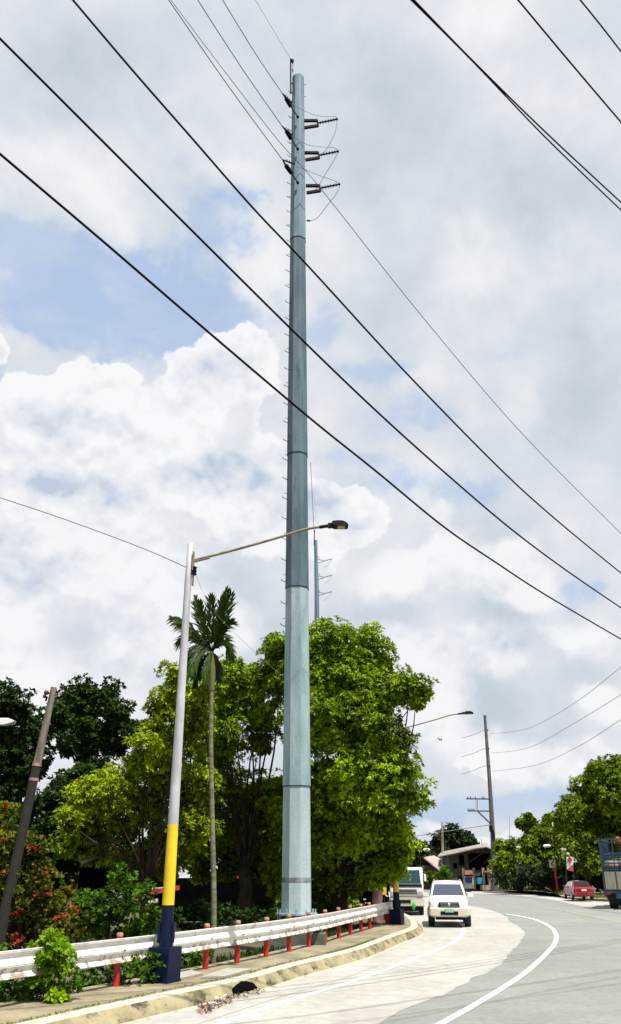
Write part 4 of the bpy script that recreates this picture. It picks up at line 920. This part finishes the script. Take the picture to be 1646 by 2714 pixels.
tree('broadleaf_tree', 'distant dark tree half hidden between the mango tree and short grey pole', 'tree', (P(1130, 2330, 140).x, 140, .1), px_clumps(c, 140, 2), 'far_dark', .7, .3, 7, 1.1, 5.0, 9, .4, group=GR2)
bush('bush', 'yellow-green bush at the roadside left of the white four-wheel drive', (G(1140, 2354, .1).x, 118, .1), [(1132, 2335, 12), (1148, 2332, 14), (1160, 2340, 10), (1125, 2345, 10)], 118, 'far_leaf', .5, .2, 7, .6, 2.4, 7, group='bushes across the road', stem=.05)
bush('bush', 'dark bush between the red arrow sign and the old house wall', (G(1180, 2354, .1).x, 107, .1), [(1178, 2310, 10), (1182, 2325, 14), (1176, 2340, 13), (1170, 2350, 8)], 107, 'shrub', .4, .18, 7, .5, 2.4, 7, group='bushes across the road', stem=.05)
bush('bush', 'long dark hedge of bushes behind the far kerb below the trees', (G(1420, 2362, .1).x, 92, .1), [(x, 2338+random.uniform(-6, 8), 17) for x in range(1330, 1560, 18)] + [(x, 2318, 15) for x in range(1380, 1560, 22)], 95, 'far_dark', .42, .18, 7, .6, 2.4, 7, cat='hedge', group='bushes across the road', dy=2)
bush('bush', 'light green bush above the parked red car beside the truck', (G(1575, 2368, .1).x, 86, .1), [(1566, 2275, 12), (1575, 2300, 22), (1555, 2310, 18), (1590, 2315, 20), (1545, 2325, 14), (1575, 2330, 20)], 91, 'far_leaf', .36, .14, 7, .55, 2.4, 7, group='bushes across the road', dy=1)
bush('dark_hedge', 'dark shaded mass of bushes behind the truck at the right edge', (P(1640, 2380, 92).x, 92, .1), [(x, 2320+random.uniform(-8, 10), 34) for x in range(1560, 1760, 26)] + [(x, 2350, 22) for x in range(1580, 1760, 26)], 92, 'far_dark', .5, .22, 7, .8, 2.4, 7, 'hedge', dy=1)

# ------------------------------------------------------------------ houses across the road
HB = G(1245, 2361, .1).y + 3
hx = P(1250, 2361, HB).x
ho = thing('house', 'old two-storey plank house with a shallow pitched sheet roof by the road', 'house', (hx, HB+4, .1))
def BB(x, y, dy=0): return P(x, y, HB+dy)
s_ = MB(); s_.box((BB(1248, 2340).x, HB+2.5, 2.0), (BB(1303, 2340).x-BB(1194, 2340).x, 5, 3.8)); wl = s_.build('wall', M['wall_wood'], ho, True)
zr = BB(1290, 2243).z
A_, B_, C_ = BB(1160, 2269, -1), BB(1288, 2243, -1), BB(1322, 2257, -1)
s_ = MB(); bk = Vector((1.5, 7, 0)); th = Vector((0, 0, .12))
ri = Vector((0, 0, .62))
for p0, p1 in ((A_, B_), (B_, C_)):
    q0, q1 = p0+bk+ri, p1+bk+ri
    s_.add([p0, p1, q1, q0, p0-th, p1-th, q1-th, q0-th], [(0, 1, 2, 3), (7, 6, 5, 4), (0, 4, 5, 1), (1, 5, 6, 2), (2, 6, 7, 3), (3, 7, 4, 0)])
s_.build('roof', M['roof_white'], ho, True)
s_ = MB(); s_.add([BB(1194, 2264, -.02), BB(1288, 2245, -.02), BB(1303, 2251, -.02), BB(1303, 2275, -.02), BB(1194, 2275, -.02)], [(4, 3, 2, 1, 0)]); s_.build('gable', M['wall_wood'], ho, True)
def slab(x0, y0, x1, y1, name, m, dy, parent, thick=.12):
    a = BB(x0, y1, dy); b = BB(x1, y0, dy); s = MB(); s.box(((a.x+b.x)/2, HB+dy, (a.z+b.z)/2), (b.x-a.x, thick, b.z-a.z)); return s.build(name, m, parent, True)
slab(1218, 2266, 1229, 2294, 'window', M['interior'], -.05, ho); slab(1244, 2262, 1300, 2305, 'upper_opening', M['interior'], -.05, ho)
slab(1202, 2288, 1211, 2302, 'window', M['wall_dark'], -.05, ho); slab(1231, 2306, 1253, 2318, 'awning', M['rust'], -.6, ho, .8)
slab(1231, 2322, 1255, 2355, 'shop_front', M['white_wall'], -.35, ho); slab(1234, 2325, 1251, 2340, 'shutter', M['blue_tarp'], -.46, ho)
slab(1216, 2324, 1230, 2356, 'door', M['wall_dark'], -.1, ho); slab(1258, 2322, 1300, 2358, 'lower_opening', M['interior'], -.05, ho)
slab(1263, 2326, 1279, 2343, 'curtain', M['cyan_tarp'], -.2, ho); slab(1283, 2308, 1303, 2312, 'awning', M['rust'], -.7, ho, .9)
for x in (1229, 1257, 1282, 1296): slab(x-1, 2300, x+1, 2358, 'pillar', M['beige_wall'], -.25, ho)
for x in (1278, 1290): slab(x-4, 2346, x+5, 2360, 'low_wall', M['beige_wall'], -.7, ho, .3)
s_ = MB(); s_.bar(BB(1244, 2285, -.3), BB(1277, 2262, -.3), .08); s_.bar(BB(1283, 2290, -.3), BB(1300, 2265, -.3), .08); s_.build('brace', M['wall_wood'], ho, True)
t_ = thing('antenna', 'thin aerial rod standing on the old house roof', 'antenna', BB(1278, 2246)); s_ = MB(); s_.tube([BB(1278, 2250), BB(1276, 2224)], .04, 5); s_.build('mast', M['faint_wire'], t_, True)
h2 = thing('house', 'small hut with a faded pink roof left of the short grey pole', 'house', (P(1140, 2350, 122).x, 124, .1))
s_ = MB(); a = P(1122, 2268, 122); b = P(1176, 2306, 120); c_ = P(1170, 2272, 128); d_ = P(1128, 2264, 128)
s_.add([P(1124, 2272, 121), P(1166, 2306, 119), P(1186, 2285, 127), P(1150, 2267, 127)], [(0, 1, 2, 3)]); o = s_.build('roof', M['roof_pink'], h2, True); m_ = o.modifiers.new('t', 'SOLIDIFY'); m_.thickness = .15
s_ = MB(); w0 = P(1115, 2350, 124).x; w1 = P(1172, 2350, 124).x; s_.box(((w0+w1)/2, 125.5, 1.5), (w1-w0, 4, 2.9)); s_.build('wall', mat('brick_wall', (.10, .05, .04), (.05, .035, .03), 1, .9), h2, True)
s_ = MB(); x = P(1154, 2330, 121).x; s_.box((x, 121.6, 1.2), (.25, .25, 2.2)); s_.build('pillar', M['beige_wall'], h2, True)
bw = G(1590, 2364, .1); t_ = tag(MB().box((bw.x, 84, .75), (7.5, .25, 1.3)).build('low_wall', M['beige_wall']), 'low beige wall between the red car and the truck', 'wall')

# ------------------------------------------------------------------ signs
def chevron(px, py0, py1, w, foot, label, flipm=False):
    b = G(px, foot, .1); b.x = P(px+(px-823)*.006+3, (py0+py1)/2, b.y).x; Y = b.y; t = thing('arrow_sign', label, 'road sign', b, group='curve arrow signs')
    a, c = P(px-w/2, py1, Y-.1), P(px+w/2, py0, Y-.1); mx = (a.x+c.x)/2; mz = (a.z+c.z)/2; hw = (c.x-a.x)/2; hh_ = (c.z-a.z)/2
    s_ = MB(); s_.tube([b, Vector((b.x, Y, c.z-.1))], .11, 8); s_.build('post', M['red'], t, True)
    s_ = MB(); s_.box((mx, Y-.16, mz), (hw*2, .04, hh_*2)); s_.build('panel', M['sign_white'], t, True)
    s_ = MB(); k = .42*hw
    q = [(.45*hw, .8*hh_), (-.55*hw, 0), (.45*hw, -.8*hh_), (.45*hw+k*.2, -.8*hh_), (.45*hw+k, -.8*hh_), (-.55*hw+k*1.2, 0), (.45*hw+k, .8*hh_)]
    s_.prism([q[0], q[1], q[2], q[4], q[5], q[6]], 0, .02, lambda u, v, w_: Vector((mx+u-.1*hw, Y-.185-w_, mz+v))); s_.build('arrow', M['sign_red'], t, True)
chevron(1463.5, 2279, 2300, 14, 2371, 'white sign with red left-pointing arrow on a red post before dark bushes')
chevron(1166, 2277, 2299, 11, 2357, 'small red arrow sign on a post left of the short grey pole')
b = G(1519, 2378, .1); Y = b.y; t_ = thing('road_sign', 'white board with a red disc and red lower corner above the red car', 'road sign', b)
s_ = MB(); s_.tube([b, P(1521, 2312, Y)], .05, 6); s_.tube([P(1503, 2375, Y), P(1499, 2262, Y)], .06, 6); s_.build('post', M['dark_steel'], t_, True)
s_ = MB(); s_.add([P(1501, 2271, Y), P(1517, 2271, Y), P(1519, 2291, Y), P(1503, 2304, Y)], [(3, 2, 1, 0)]); o = s_.build('panel', M['sign_white'], t_, True); m_ = o.modifiers.new('t', 'SOLIDIFY'); m_.thickness = .04
s_ = MB(); s_.add([P(1519, 2292, Y), P(1521, 2310, Y), P(1503, 2306, Y)], [(2, 1, 0)]); o = s_.build('lower_panel', M['fascia_red'], t_, True); m_ = o.modifiers.new('t', 'SOLIDIFY'); m_.thickness = .04
s_ = MB(); q = P(1510, 2278, Y-.06); s_.tube([q, q+Vector((0, -.03, 0))], .20, 16); s_.build('disc', M['sign_red'], t_, True)
s_ = MB()
for i in range(3): s_.box(P(1510, 2289+i*0-0, Y-.07)+Vector((-.12+.12*i, 0, 0)), (.07, .02, .09))
s_.build('lettering', M['lamp_grey'], t_, True)

# ------------------------------------------------------------------ vehicles
def loft(mb, secs, smooth_=False):
    """secs: list of (y, [(x, z), ...]) half outlines from bottom centre to top centre; mirrored"""
    rings = []
    for y, h in secs:
        ring = [Vector((x, y, z)) for x, z in h] + [Vector((-x, y, z)) for x, z in reversed(h)]
        rings.append(ring)
    n = len(rings[0]); vs = [v for r in rings for v in r]; fs = []
    for i in range(len(rings)-1):
        for k in range(n):
            k2 = (k+1) % n; fs.append((i*n+k, (i+1)*n+k, (i+1)*n+k2, i*n+k2))
    fs.append(tuple(range(n))); fs.append(tuple((len(rings)-1)*n+k for k in reversed(range(n))))
    mb.add(vs, fs, smooth_)
def wheel(t, x, y, r=.37, w=.24, rim='chrome'):
    s_ = MB(); s_.tube([(x-w/2, y, r), (x-w/2+.03, y, r), (x+w/2-.03, y, r), (x+w/2, y, r)], [r*.93, r, r, r*.93], 24)
    wo_ = s_.build('wheel', M['rubber'], t)
    s_ = MB(); sgn = 1 if x > 0 else -1; s_.tube([(x+sgn*w*.35, y, r), (x+sgn*(w/2+.012), y, r)], [r*.62, r*.56], 16); s_.build('rim', M[rim], wo_)
def suv(loc, rz):
    t = thing('four_wheel_drive', 'white four-wheel drive car with green number plate coming along the pale lane', 'car', loc, rz)
    w = .88
    def sec(y, w_, zb, zt_, sh=.06): return (y, [(0, zb), (w_*.82, zb), (w_*.97, zb+.1), (w_, zb+.35), (w_, zt_-.22), (w_-sh, zt_-.05), (w_*.7, zt_), (0, zt_+.02)])
    s_ = MB(); loft(s_, [sec(-2.42, .66, .52, .92), sec(-2.36, .80, .42, .98), sec(-2.1, w, .38, 1.05), sec(-1.5, w, .38, 1.12), sec(-1.0, w, .38, 1.17), sec(0, w, .38, 1.16), sec(1.5, w, .38, 1.16), sec(2.25, w*.99, .40, 1.16), sec(2.38, w*.93, .45, 1.1)])
    body = s_.build('body', M['white_paint'], t, bevel=.03)
    def cab(y, wb_, zb, wt, zt_): return (y, [(0, zb), (wb_, zb), (wt+(wb_-wt)*.25, zb+(zt_-zb)*.8), (wt, zt_-.03), (wt*.8, zt_), (0, zt_+.02)])
    s_ = MB(); loft(s_, [cab(-1.08, .80, 1.12, .78, 1.17), cab(-.35, .83, 1.12, .66, 1.72), cab(.2, .83, 1.12, .66, 1.80), cab(1.4, .83, 1.12, .66, 1.80), cab(2.1, .82, 1.12, .66, 1.74), cab(2.3, .80, 1.12, .72, 1.3)]); s_.build('cabin', M['white_paint'], t, bevel=.02)
    s_ = MB(); s_.add([(-.70, -1.03, 1.22), (.70, -1.03, 1.22), (.585, -.45, 1.66), (-.585, -.45, 1.66)], [(0, 1, 2, 3)]); o = s_.build('windscreen', M['glass'], t); m_ = o.modifiers.new('t', 'SOLIDIFY'); m_.thickness = .012; m_.offset = 1
    for sg in (-1, 1):
        s_ = MB(); s_.add([(sg*.838, -.75, 1.2), (sg*.838, 1.95, 1.2), (sg*.715, 1.8, 1.66), (sg*.715, -.2, 1.66)], [(0, 1, 2, 3)]); o = s_.build('side_window', M['glass'], t); m_ = o.modifiers.new('t', 'SOLIDIFY'); m_.thickness = .02; m_.offset = 0
        s_ = MB(); s_.tube([(sg*.60, -.2, 1.84), (sg*.60, 1.8, 1.84)], .022, 8); s_.box((sg*.60, -.2, 1.81), (.05, .08, .06)); s_.box((sg*.60, 1.8, 1.81), (.05, .08, .06)); s_.build('roof_rail', M['chrome'], t)
        s_ = MB(); s_.box((sg*1.0, -.78, 1.22), (.24, .12, .17)); s_.box((sg*.87, -.78, 1.17), (.08, .05, .05)); mi = s_.build('wing_mirror', M['white_paint'], t, bevel=.03)
        s_ = MB(); s_.box((sg*1.0, -.70, 1.22), (.18, .02, .12)); s_.build('mirror_glass', M['black_plastic'], mi)
        s_ = MB(); s_.add([(sg*.46, -2.385, .96), (sg*.84, -2.12, .98), (sg*.86, -2.16, .80), (sg*.44, -2.43, .79)], [(0, 1, 2, 3)]); o = s_.build('headlight', M['headlight'], t); m_ = o.modifiers.new('t', 'SOLIDIFY'); m_.thickness = .05; m_.offset = 0
        s_ = MB(); s_.add([(sg*.70, -2.262, .96), (sg*.84, -2.15, .97), (sg*.86, -2.19, .82), (sg*.72, -2.30, .81)], [(0, 1, 2, 3)]); oa = s_.build('indicator', M['amber'], o); m_ = oa.modifiers.new('t', 'SOLIDIFY'); m_.thickness = .06; m_.offset = 0
        s_ = MB(); s_.tube([(sg*.68, -2.50, .56), (sg*.68, -2.44, .56)], .07, 12); s_.build('fog_lamp', M['black_plastic'], t)
        s_ = MB(); s_.box((sg*.9, -1.45, .60), (.10, .98, .36)); s_.build('wheel_arch', M['cream_paint'], t, bevel=.04)
        for y in (-1.45, 1.35): wheel(t, sg*.78, y, .37, .27)
    s_ = MB(); s_.box((0, -2.40, .60), (1.66, .22, .34)); s_.box((0, -2.44, .46), (1.4, .14, .1)); s_.build('bumper', M['cream_paint'], t, bevel=.05)
    s_ = MB(); s_.box((0, -2.44, .88), (.86, .06, .21)); gq = s_.build('grille', M['black_plastic'], t)
    s_ = MB()
    for z in (.82, .875, .93): s_.box((0, -2.475, z), (.74, .02, .009))
    s_.build('grille_bar', M['chrome'], gq)
    s_ = MB(); s_.ball((0, -2.49, .90), .06, 6, (1, .3, 1)); s_.build('badge', M['chrome'], gq)
    s_ = MB(); s_.box((0, -2.52, .56), (.74, .02, .14)); s_.build('air_intake', M['black_plastic'], t)
    s_ = MB(); s_.box((0, -2.535, .66), (.36, .015, .15)); pl = s_.build('number_plate', M['plate_green'], t)
    s_ = MB()
    for i in range(6): s_.box((-.125+i*.05, -2.545, .66), (.026, .006, .07))
    s_.build('plate_lettering', M['plate_white'], pl)
    s_ = MB(); s_.box((0, -2.30, .42), (1.0, .3, .12)); s_.build('skid_plate', M['black_plastic'], t)
    s_ = MB(); s_.box((0, 0, .36), (1.2, 4.0, .16)); s_.build('chassis', M['black_plastic'], t)
    return t
fr_ = G(1197, 2458, .008); suv((fr_.x+.25, fr_.y+2.2, .008), R(-8))
def light_truck(loc, rz):
    t = thing('small_truck', 'white light truck with teal windscreen half hidden by mango leaves and lamp post', 'truck', loc, rz)
    s_ = MB(); out = [(0, .55), (0, 1.35), (.12, 1.62), (.42, 2.35), (.6, 2.42), (1.7, 2.42), (1.7, .55)]
    s_.prism(out, -.92, .92, lambda u, v, w: Vector((w, u, v))); s_.build('cab', M['white_paint'], t, bevel=.06)
    s_ = MB(); s_.add([(-.80, .115, 1.58), (.80, .115, 1.58), (.74, .40, 2.27), (-.74, .40, 2.27)], [(0, 1, 2, 3)]); o = s_.build('windscreen', M['teal_glass'], t); m_ = o.modifiers.new('t', 'SOLIDIFY'); m_.thickness = .05; m_.offset = 0
    s_ = MB(); s_.box((0, .03, 1.50), (1.7, .10, .13)); s_.build('scuttle_panel', M['black_plastic'], t)
    s_ = MB()
    for z in (1.10, 1.2, 1.28): s_.box((0, -.02, z), (1.1, .05, .035))
    s_.build('grille', M['black_plastic'], t)
    for sg in (-1, 1):
        s_ = MB(); s_.box((sg*.72, -.02, 1.10), (.32, .06, .22)); s_.build('headlight', M['headlight'], t, bevel=.02)
        s_ = MB(); s_.box((sg*1.04, .12, 1.88), (.12, .1, .34)); s_.bar((sg*.9, .2, 2.1), (sg*1.04, .12, 2.05), .025); s_.build('wing_mirror', M['white_paint'], t, bevel=.02)
        s_ = MB(); s_.add([(sg*.925, .35, 1.55), (sg*.925, 1.3, 1.55), (sg*.925, 1.3, 2.2), (sg*.925, .55, 2.2)], [(0, 1, 2, 3)]); o = s_.build('side_window', M['teal_glass'], t); m_ = o.modifiers.new('t', 'SOLIDIFY'); m_.thickness = .02; m_.offset = 0
        wheel(t, sg*.78, .75, .36, .22); wheel(t, sg*.78, 3.6, .36, .3)
    s_ = MB(); s_.box((0, -.08, .66), (1.88, .2, .40)); s_.build('bumper', M['cream_paint'], t, bevel=.04)
    s_ = MB(); s_.box((0, -.19, .92), (1.8, .03, .05)); s_.box((-.15, -.19, .70), (.7, .03, .16)); s_.build('bumper_slot', M['black_plastic'], t)
    s_ = MB(); s_.box((0, 2.2, .45), (1.6, 4.4, .3)); s_.box((0, .1, .36), (1.7, .3, .28)); s_.build('chassis', M['black_plastic'], t)
    s_ = MB(); s_.box((0, 3.3, 1.5), (1.9, 3.0, 1.7)); s_.build('cargo_box', M['white_paint'], t, bevel=.03)
    return t
lt = G(1078, 2427, 0); lt.y += .2; light_truck((lt.x+.08, lt.y, 0), R(-6))
q = P(1097, 2400, lt.y-.35); s_ = MB(); s_.tube([q+Vector((.03, 0, .22)), q+Vector((.02, 0, .12)), q, q+Vector((-.03, 0, -.16)), q+Vector((-.02, 0, -.22))], [.015, .07, .10, .075, .02], 8); tag(s_.build('plastic_bag', M['green_bag']), 'bright green plastic bag hanging at the small truck bumper', 'bag')
def red_car(loc, rz):
    t = thing('red_car', 'red saloon car parked at the far kerb seen from behind', 'car', loc, rz)
    w = .84
    def sec(y, w_, zb, zt_): return (y, [(0, zb), (w_*.85, zb), (w_, zb+.18), (w_, zt_-.18), (w_*.93, zt_-.03), (w_*.6, zt_), (0, zt_+.015)])
    s_ = MB(); loft(s_, [sec(-2.12, .66, .42, .86), sec(-2.0, .80, .30, .94), sec(-1.5, w, .24, .97), sec(0, w, .22, .95), sec(1.1, w, .24, .92), sec(1.8, w*.97, .26, .80), sec(2.1, .66, .34, .68)]); s_.build('body', M['red_car'], t, bevel=.03)
    def cab(y, wb_, zb, wt, zt_): return (y, [(0, zb), (wb_, zb), (wt, zt_-.03), (wt*.75, zt_), (0, zt_+.01)])
    s_ = MB(); loft(s_, [cab(-1.75, .76, .92, .70, .97), cab(-1.05, .76, .92, .58, 1.38), cab(-.3, .76, .92, .58, 1.42), cab(.35, .76, .92, .58, 1.36), cab(1.1, .76, .90, .66, .95)]); s_.build('cabin', M['red_car'], t, bevel=.02)
    s_ = MB(); s_.add([(-.64, -1.70, 1.02), (.64, -1.70, 1.02), (.52, -1.10, 1.36), (-.52, -1.10, 1.36)], [(0, 1, 2, 3)]); o = s_.build('rear_window', M['black_plastic'], t); m_ = o.modifiers.new('t', 'SOLIDIFY'); m_.thickness = .05; m_.offset = 0
    s_ = MB(); s_.add([(-.62, 1.02, 1.0), (.62, 1.02, 1.0), (.52, .42, 1.34), (-.52, .42, 1.34)], [(0, 1, 2, 3)]); o = s_.build('windscreen', M['glass'], t); m_ = o.modifiers.new('t', 'SOLIDIFY'); m_.thickness = .05; m_.offset = 0
    for sg in (-1, 1):
        s_ = MB(); s_.add([(sg*.77, -1.35, .98), (sg*.77, .85, .98), (sg*.60, .3, 1.34), (sg*.60, -.95, 1.34)], [(0, 1, 2, 3)]); o = s_.build('side_window', M['headlight'], t); m_ = o.modifiers.new('t', 'SOLIDIFY'); m_.thickness = .03; m_.offset = 0
        s_ = MB(); s_.box((sg*.68, -2.06, .74), (.26, .1, .14)); s_.build('tail_light', M['tail_red'], t, bevel=.02)
        s_ = MB(); s_.box((sg*.9, .7, 1.0), (.16, .1, .11)); s_.build('wing_mirror', M['red_car'], t, bevel=.02)
        for y in (-1.3, 1.3): wheel(t, sg*.76, y, .30, .19)
    s_ = MB(); s_.box((0, -2.1, .45), (1.5, .16, .24)); s_.build('bumper', M['red_car'], t, bevel=.04)
    s_ = MB(); s_.box((0, -2.15, .74), (.40, .02, .14)); p_ = s_.build('number_plate', M['plate_white'], t)
    s_ = MB()
    for i in range(6): s_.box((-.14+i*.055, -2.163, .74), (.03, .006, .07))
    s_.build('plate_lettering', M['lamp_grey'], p_)
    return t
rc = G(1545, 2386, .1); red_car((rc.x+.25, rc.y+2.0, .10), R(-3))
def cargo_truck(loc, rz):
    t = thing('cargo_truck', 'blue stake-bodied cargo truck with slatted sides at the right edge', 'truck', loc, rz)
    L_, w, z0, zs, z1 = 5.6, 1.15, 1.15, 2.2, 4.2
    s_ = MB(); s_.box((0, L_/2, z0-.12), (2*w, L_, .22)); s_.box((0, L_/2, z0-.38), (.9, L_+2, .25)); s_.build('bed', M['truck_blue'], t)
    for nm, a, b in (('tailgate', (-w, 0), (w, 0)), ('side_panel', (-w, 0), (-w, L_)), ('side_panel', (w, 0), (w, L_)), ('side_panel', (-w, L_), (w, L_))):
        ln = math.hypot(b[0]-a[0], b[1]-a[1]); n_ = 6 if ln < 3 else 12; s_ = MB()
        for i in range(n_):
            u = (i+.5)/n_; x = a[0]+(b[0]-a[0])*u; y = a[1]+(b[1]-a[1])*u
            sx = (ln/n_-.012) if a[1] == b[1] else .04; sy = (ln/n_-.012) if a[0] == b[0] else .04
            s_.box((x, y, (z0+zs)/2), (sx, sy, zs-z0))
        s_.build(nm, M['plank'], t)
        s_ = MB()
        for z in (2.32, 2.5, 2.7, 2.9, 3.1, 3.3, 4.15): s_.bar((a[0], a[1], z), (b[0], b[1], z), .05, .09)
        for i in range(4 if ln < 3 else 7):
            u = i/(3 if ln < 3 else 6); x = a[0]+(b[0]-a[0])*u; y = a[1]+(b[1]-a[1])*u; s_.bar((x, y, z0), (x, y, z1), .07)
        s_.build('stake_rack', M['truck_blue'], t)
    for sg in (-1, 1):
        s_ = MB(); s_.bar((sg*w, -.03, .75), (sg*w, -.03, 4.22), .13); s_.build('corner_post', M['truck_blue'], t)
        s_ = MB(); s_.box((sg*(w-.15), -.05, .92), (.3, .06, .14)); s_.build('tail_light', M['tail_red'], t)
        for y in (1.3, 6.6): wheel(t, sg*.86, y, .48, .5, 'dark_steel')
        s_ = MB(); s_.box((sg*.84, .55, .78), (.62, .03, .5)); s_.build('mud_flap', M['rubber'], t)
    s_ = MB(); s_.prism([(0, .7), (0, 2.7), (1.4, 2.75), (1.95, 1.7), (2.0, .7)], -1.1, 1.1, lambda u, v, w_: Vector((w_, L_+.25+u, v))); s_.build('cab', M['truck_blue'], t, bevel=.05)
    return t
ctl = G(1628, 2409, 0)
ctk = cargo_truck((ctl.x+.5, ctl.y-.9, 0), R(-24))
for i, (x, y, z, s, m, lb) in enumerate(((-.6, 1.0, 2.55, .55, 'cargo', 'brown sack stacked inside the blue stake truck, lower left'), (.2, 1.2, 2.6, .6, 'cargo', 'brown sack inside the blue stake truck, right of the other'), (-.05, 1.0, 4.1, .18, 'orange_cargo', 'orange bundle piled highest inside the blue stake truck'))):
    q = Vector((x, y, z)); q.rotate(Matrix.Rotation(R(-24), 3, 'Z')); s_ = MB(); s_.ball(ctk.location+q, s, 6, (1.1, .8, .75 if i < 2 else 1.3)); s_.box(ctk.location+q-Vector((0, 0, s*.9)), (s, s*.8, s*.6)); tag(s_.build('cargo_sack', M[m]), lb, 'sack', 'load on the truck')

# ------------------------------------------------------------------ drain opening, litter, grass
dr = MB(); pts = [G(612, 2626, .02), G(640, 2619, .02), G(690, 2603, .02)]
gk = G(636, 2597, .25); gk.z = 0; k1 = min(range(len(k0)), key=lambda i: (k0[i]-gk).length)
tq = (k0[k1+1]-k0[k1-1]).normalized(); nq = Vector((tq.y, -tq.x, 0))
if nq.y > 0: nq = -nq
c0 = k0[k1-1].lerp(k0[k1+1], (gk-k0[k1-1]).length/max(.01, (k0[k1+1]-k0[k1-1]).length))
lo_, hi_ = nq*.19 + Vector((0, 0, .065)), nq*.04 + Vector((0, 0, .205))
dr.add([c0 - tq*.50 + lo_, c0 + tq*.44 + lo_*.98, c0 + tq*.40 + hi_*.6 + lo_*.4, c0 + tq*.22 + hi_*.95, c0 + tq*.02 + hi_, c0 - tq*.22 + hi_*.8 + lo_*.2, c0 - tq*.42 + hi_*.55 + lo_*.45], [tuple(range(7))])
dro = dr.build('drain_opening', M['interior']); tag(dro, 'dark drain inlet cut in the yellowed kerb face', 'drain'); m_ = dro.modifiers.new('t', 'SOLIDIFY'); m_.thickness = .05; m_.offset = 0
for i in range(12):
    px, py = (random.uniform(548, 690), 0); py = 2700-(px-548)*.40-14; q = G(px, py+random.uniform(-8, 8)-22, .03)
    s_ = MB(); r = random.uniform(.035, .075); s_.ball(q+Vector((0, 0, r*.3)), r, 4, (1.5, .9, .5))
    for j in range(len(s_.v)): s_.v[j] = s_.v[j] + Vector((random.uniform(-1, 1), random.uniform(-1, 1), random.uniform(-.5, .5)))*r*.45
    s_.sm = [False]*len(s_.sm)
    lbs = 'crumpled white plastic scrap lying in the gutter below the kerb drain'
    tag(s_.build('litter', M['plastic_white']), lbs, 'litter', 'plastic scraps in the gutter')
pts = []
for i in range(380):
    u = random.random(); px = 530+u*175; py = 2690-(px-548)*.40-14-random.gauss(6, 6); q = G(px, py, .02); pts.append((q.x, q.y, .015+random.random()*.03))
for i in range(700):
    px = random.gauss(1040, 26); py = 2507-(px-1000)*.28+random.gauss(0, 2); q = G(px, py, .02); pts.append((q.x, q.y, .015+random.random()*.02))
pts = np.array(pts); ax = unit(len(pts)); ax[:, 2] = np.abs(ax[:, 2])+.6; ax /= np.linalg.norm(ax, axis=1, keepdims=True)
tag(leaves('dead_leaves', M['litter_leaf'], None, pts, ax, .07, .04, 3, .2, (1.1, 1.6)), 'brown dead leaves drifted along the gutter', 'leaf litter', kind='stuff')
# grass tufts along kerb joint and verge
pts = []
kk = [p for p in offset(k0, .29, .25) if p.y < 30]
kr = resample(kk, 1600)
for p in kr:
    if random.random() < .28 + .5*(math.sin(p.x*1.7)+math.sin(p.x*.6) > .9): pts.append((p.x+random.gauss(0, .02), p.y+random.gauss(0, .03), .25))
pts = np.array(pts); ax = np.tile([0, 0, 1.0], (len(pts), 1))
tag(leaves('grass', M['grass'], None, pts, ax, .05, .012, 5, .5, (.2, .9)), 'thin line of grass in the joint behind the kerb', 'grass', kind='stuff')
fr2 = resample(offset(fk, .8, .17), 2400); pts = np.array([(p.x+random.gauss(0, .3), p.y+random.uniform(0, 2.2), .17) for p in fr2 if 5 < p.x < 60])
ax = np.tile([0, 0, 1.0], (len(pts), 1))
tag(leaves('grass', M['grass'], None, pts, ax, .38, .07, 6, .5, (.1, .8)), 'rough grass strip behind the far kerb', 'grass', kind='stuff')
# undergrowth right behind the guardrail, on the soil
bk_ = resample(offset(gpath, .75, 0), 900); pts = np.array([(p.x+random.gauss(0, .2), p.y+random.uniform(0, 1.8), 0) for p in bk_ for _ in (0, 1)])
ax = np.tile([0, 0, 1.0], (len(pts), 1))
tag(leaves('undergrowth', M['dark_leaf'], None, pts, ax, .26, .05, 6, .6, (.1, .9)), 'low weeds on the soil behind the guardrail', 'weeds', kind='stuff')
# a bird far off in the sky
b = P(1167, 1961, 60); s_ = MB(); s_.tube([b+Vector((-.12, 0, 0)), b, b+Vector((.14, 0, -.02))], [.01, .045, .015], 6); s_.add([b, b+Vector((-.12, .0, .16)), b+Vector((-.2, 0, .13)), b+Vector((-.05, 0, -.01))], [(0, 1, 2, 3)]); s_.add([b, b+Vector((.10, .1, .13)), b+Vector((.16, .1, .07)), b+Vector((.06, 0, -.01))], [(0, 1, 2, 3)])
tag(s_.build('bird', M['dark_steel']), 'tiny dark bird flying in the sky left of the utility pole', 'bird')

# ------------------------------------------------------------------ render
S.render.engine = 'CYCLES'
S.cycles.max_bounces = 6; S.cycles.transparent_max_bounces = 4
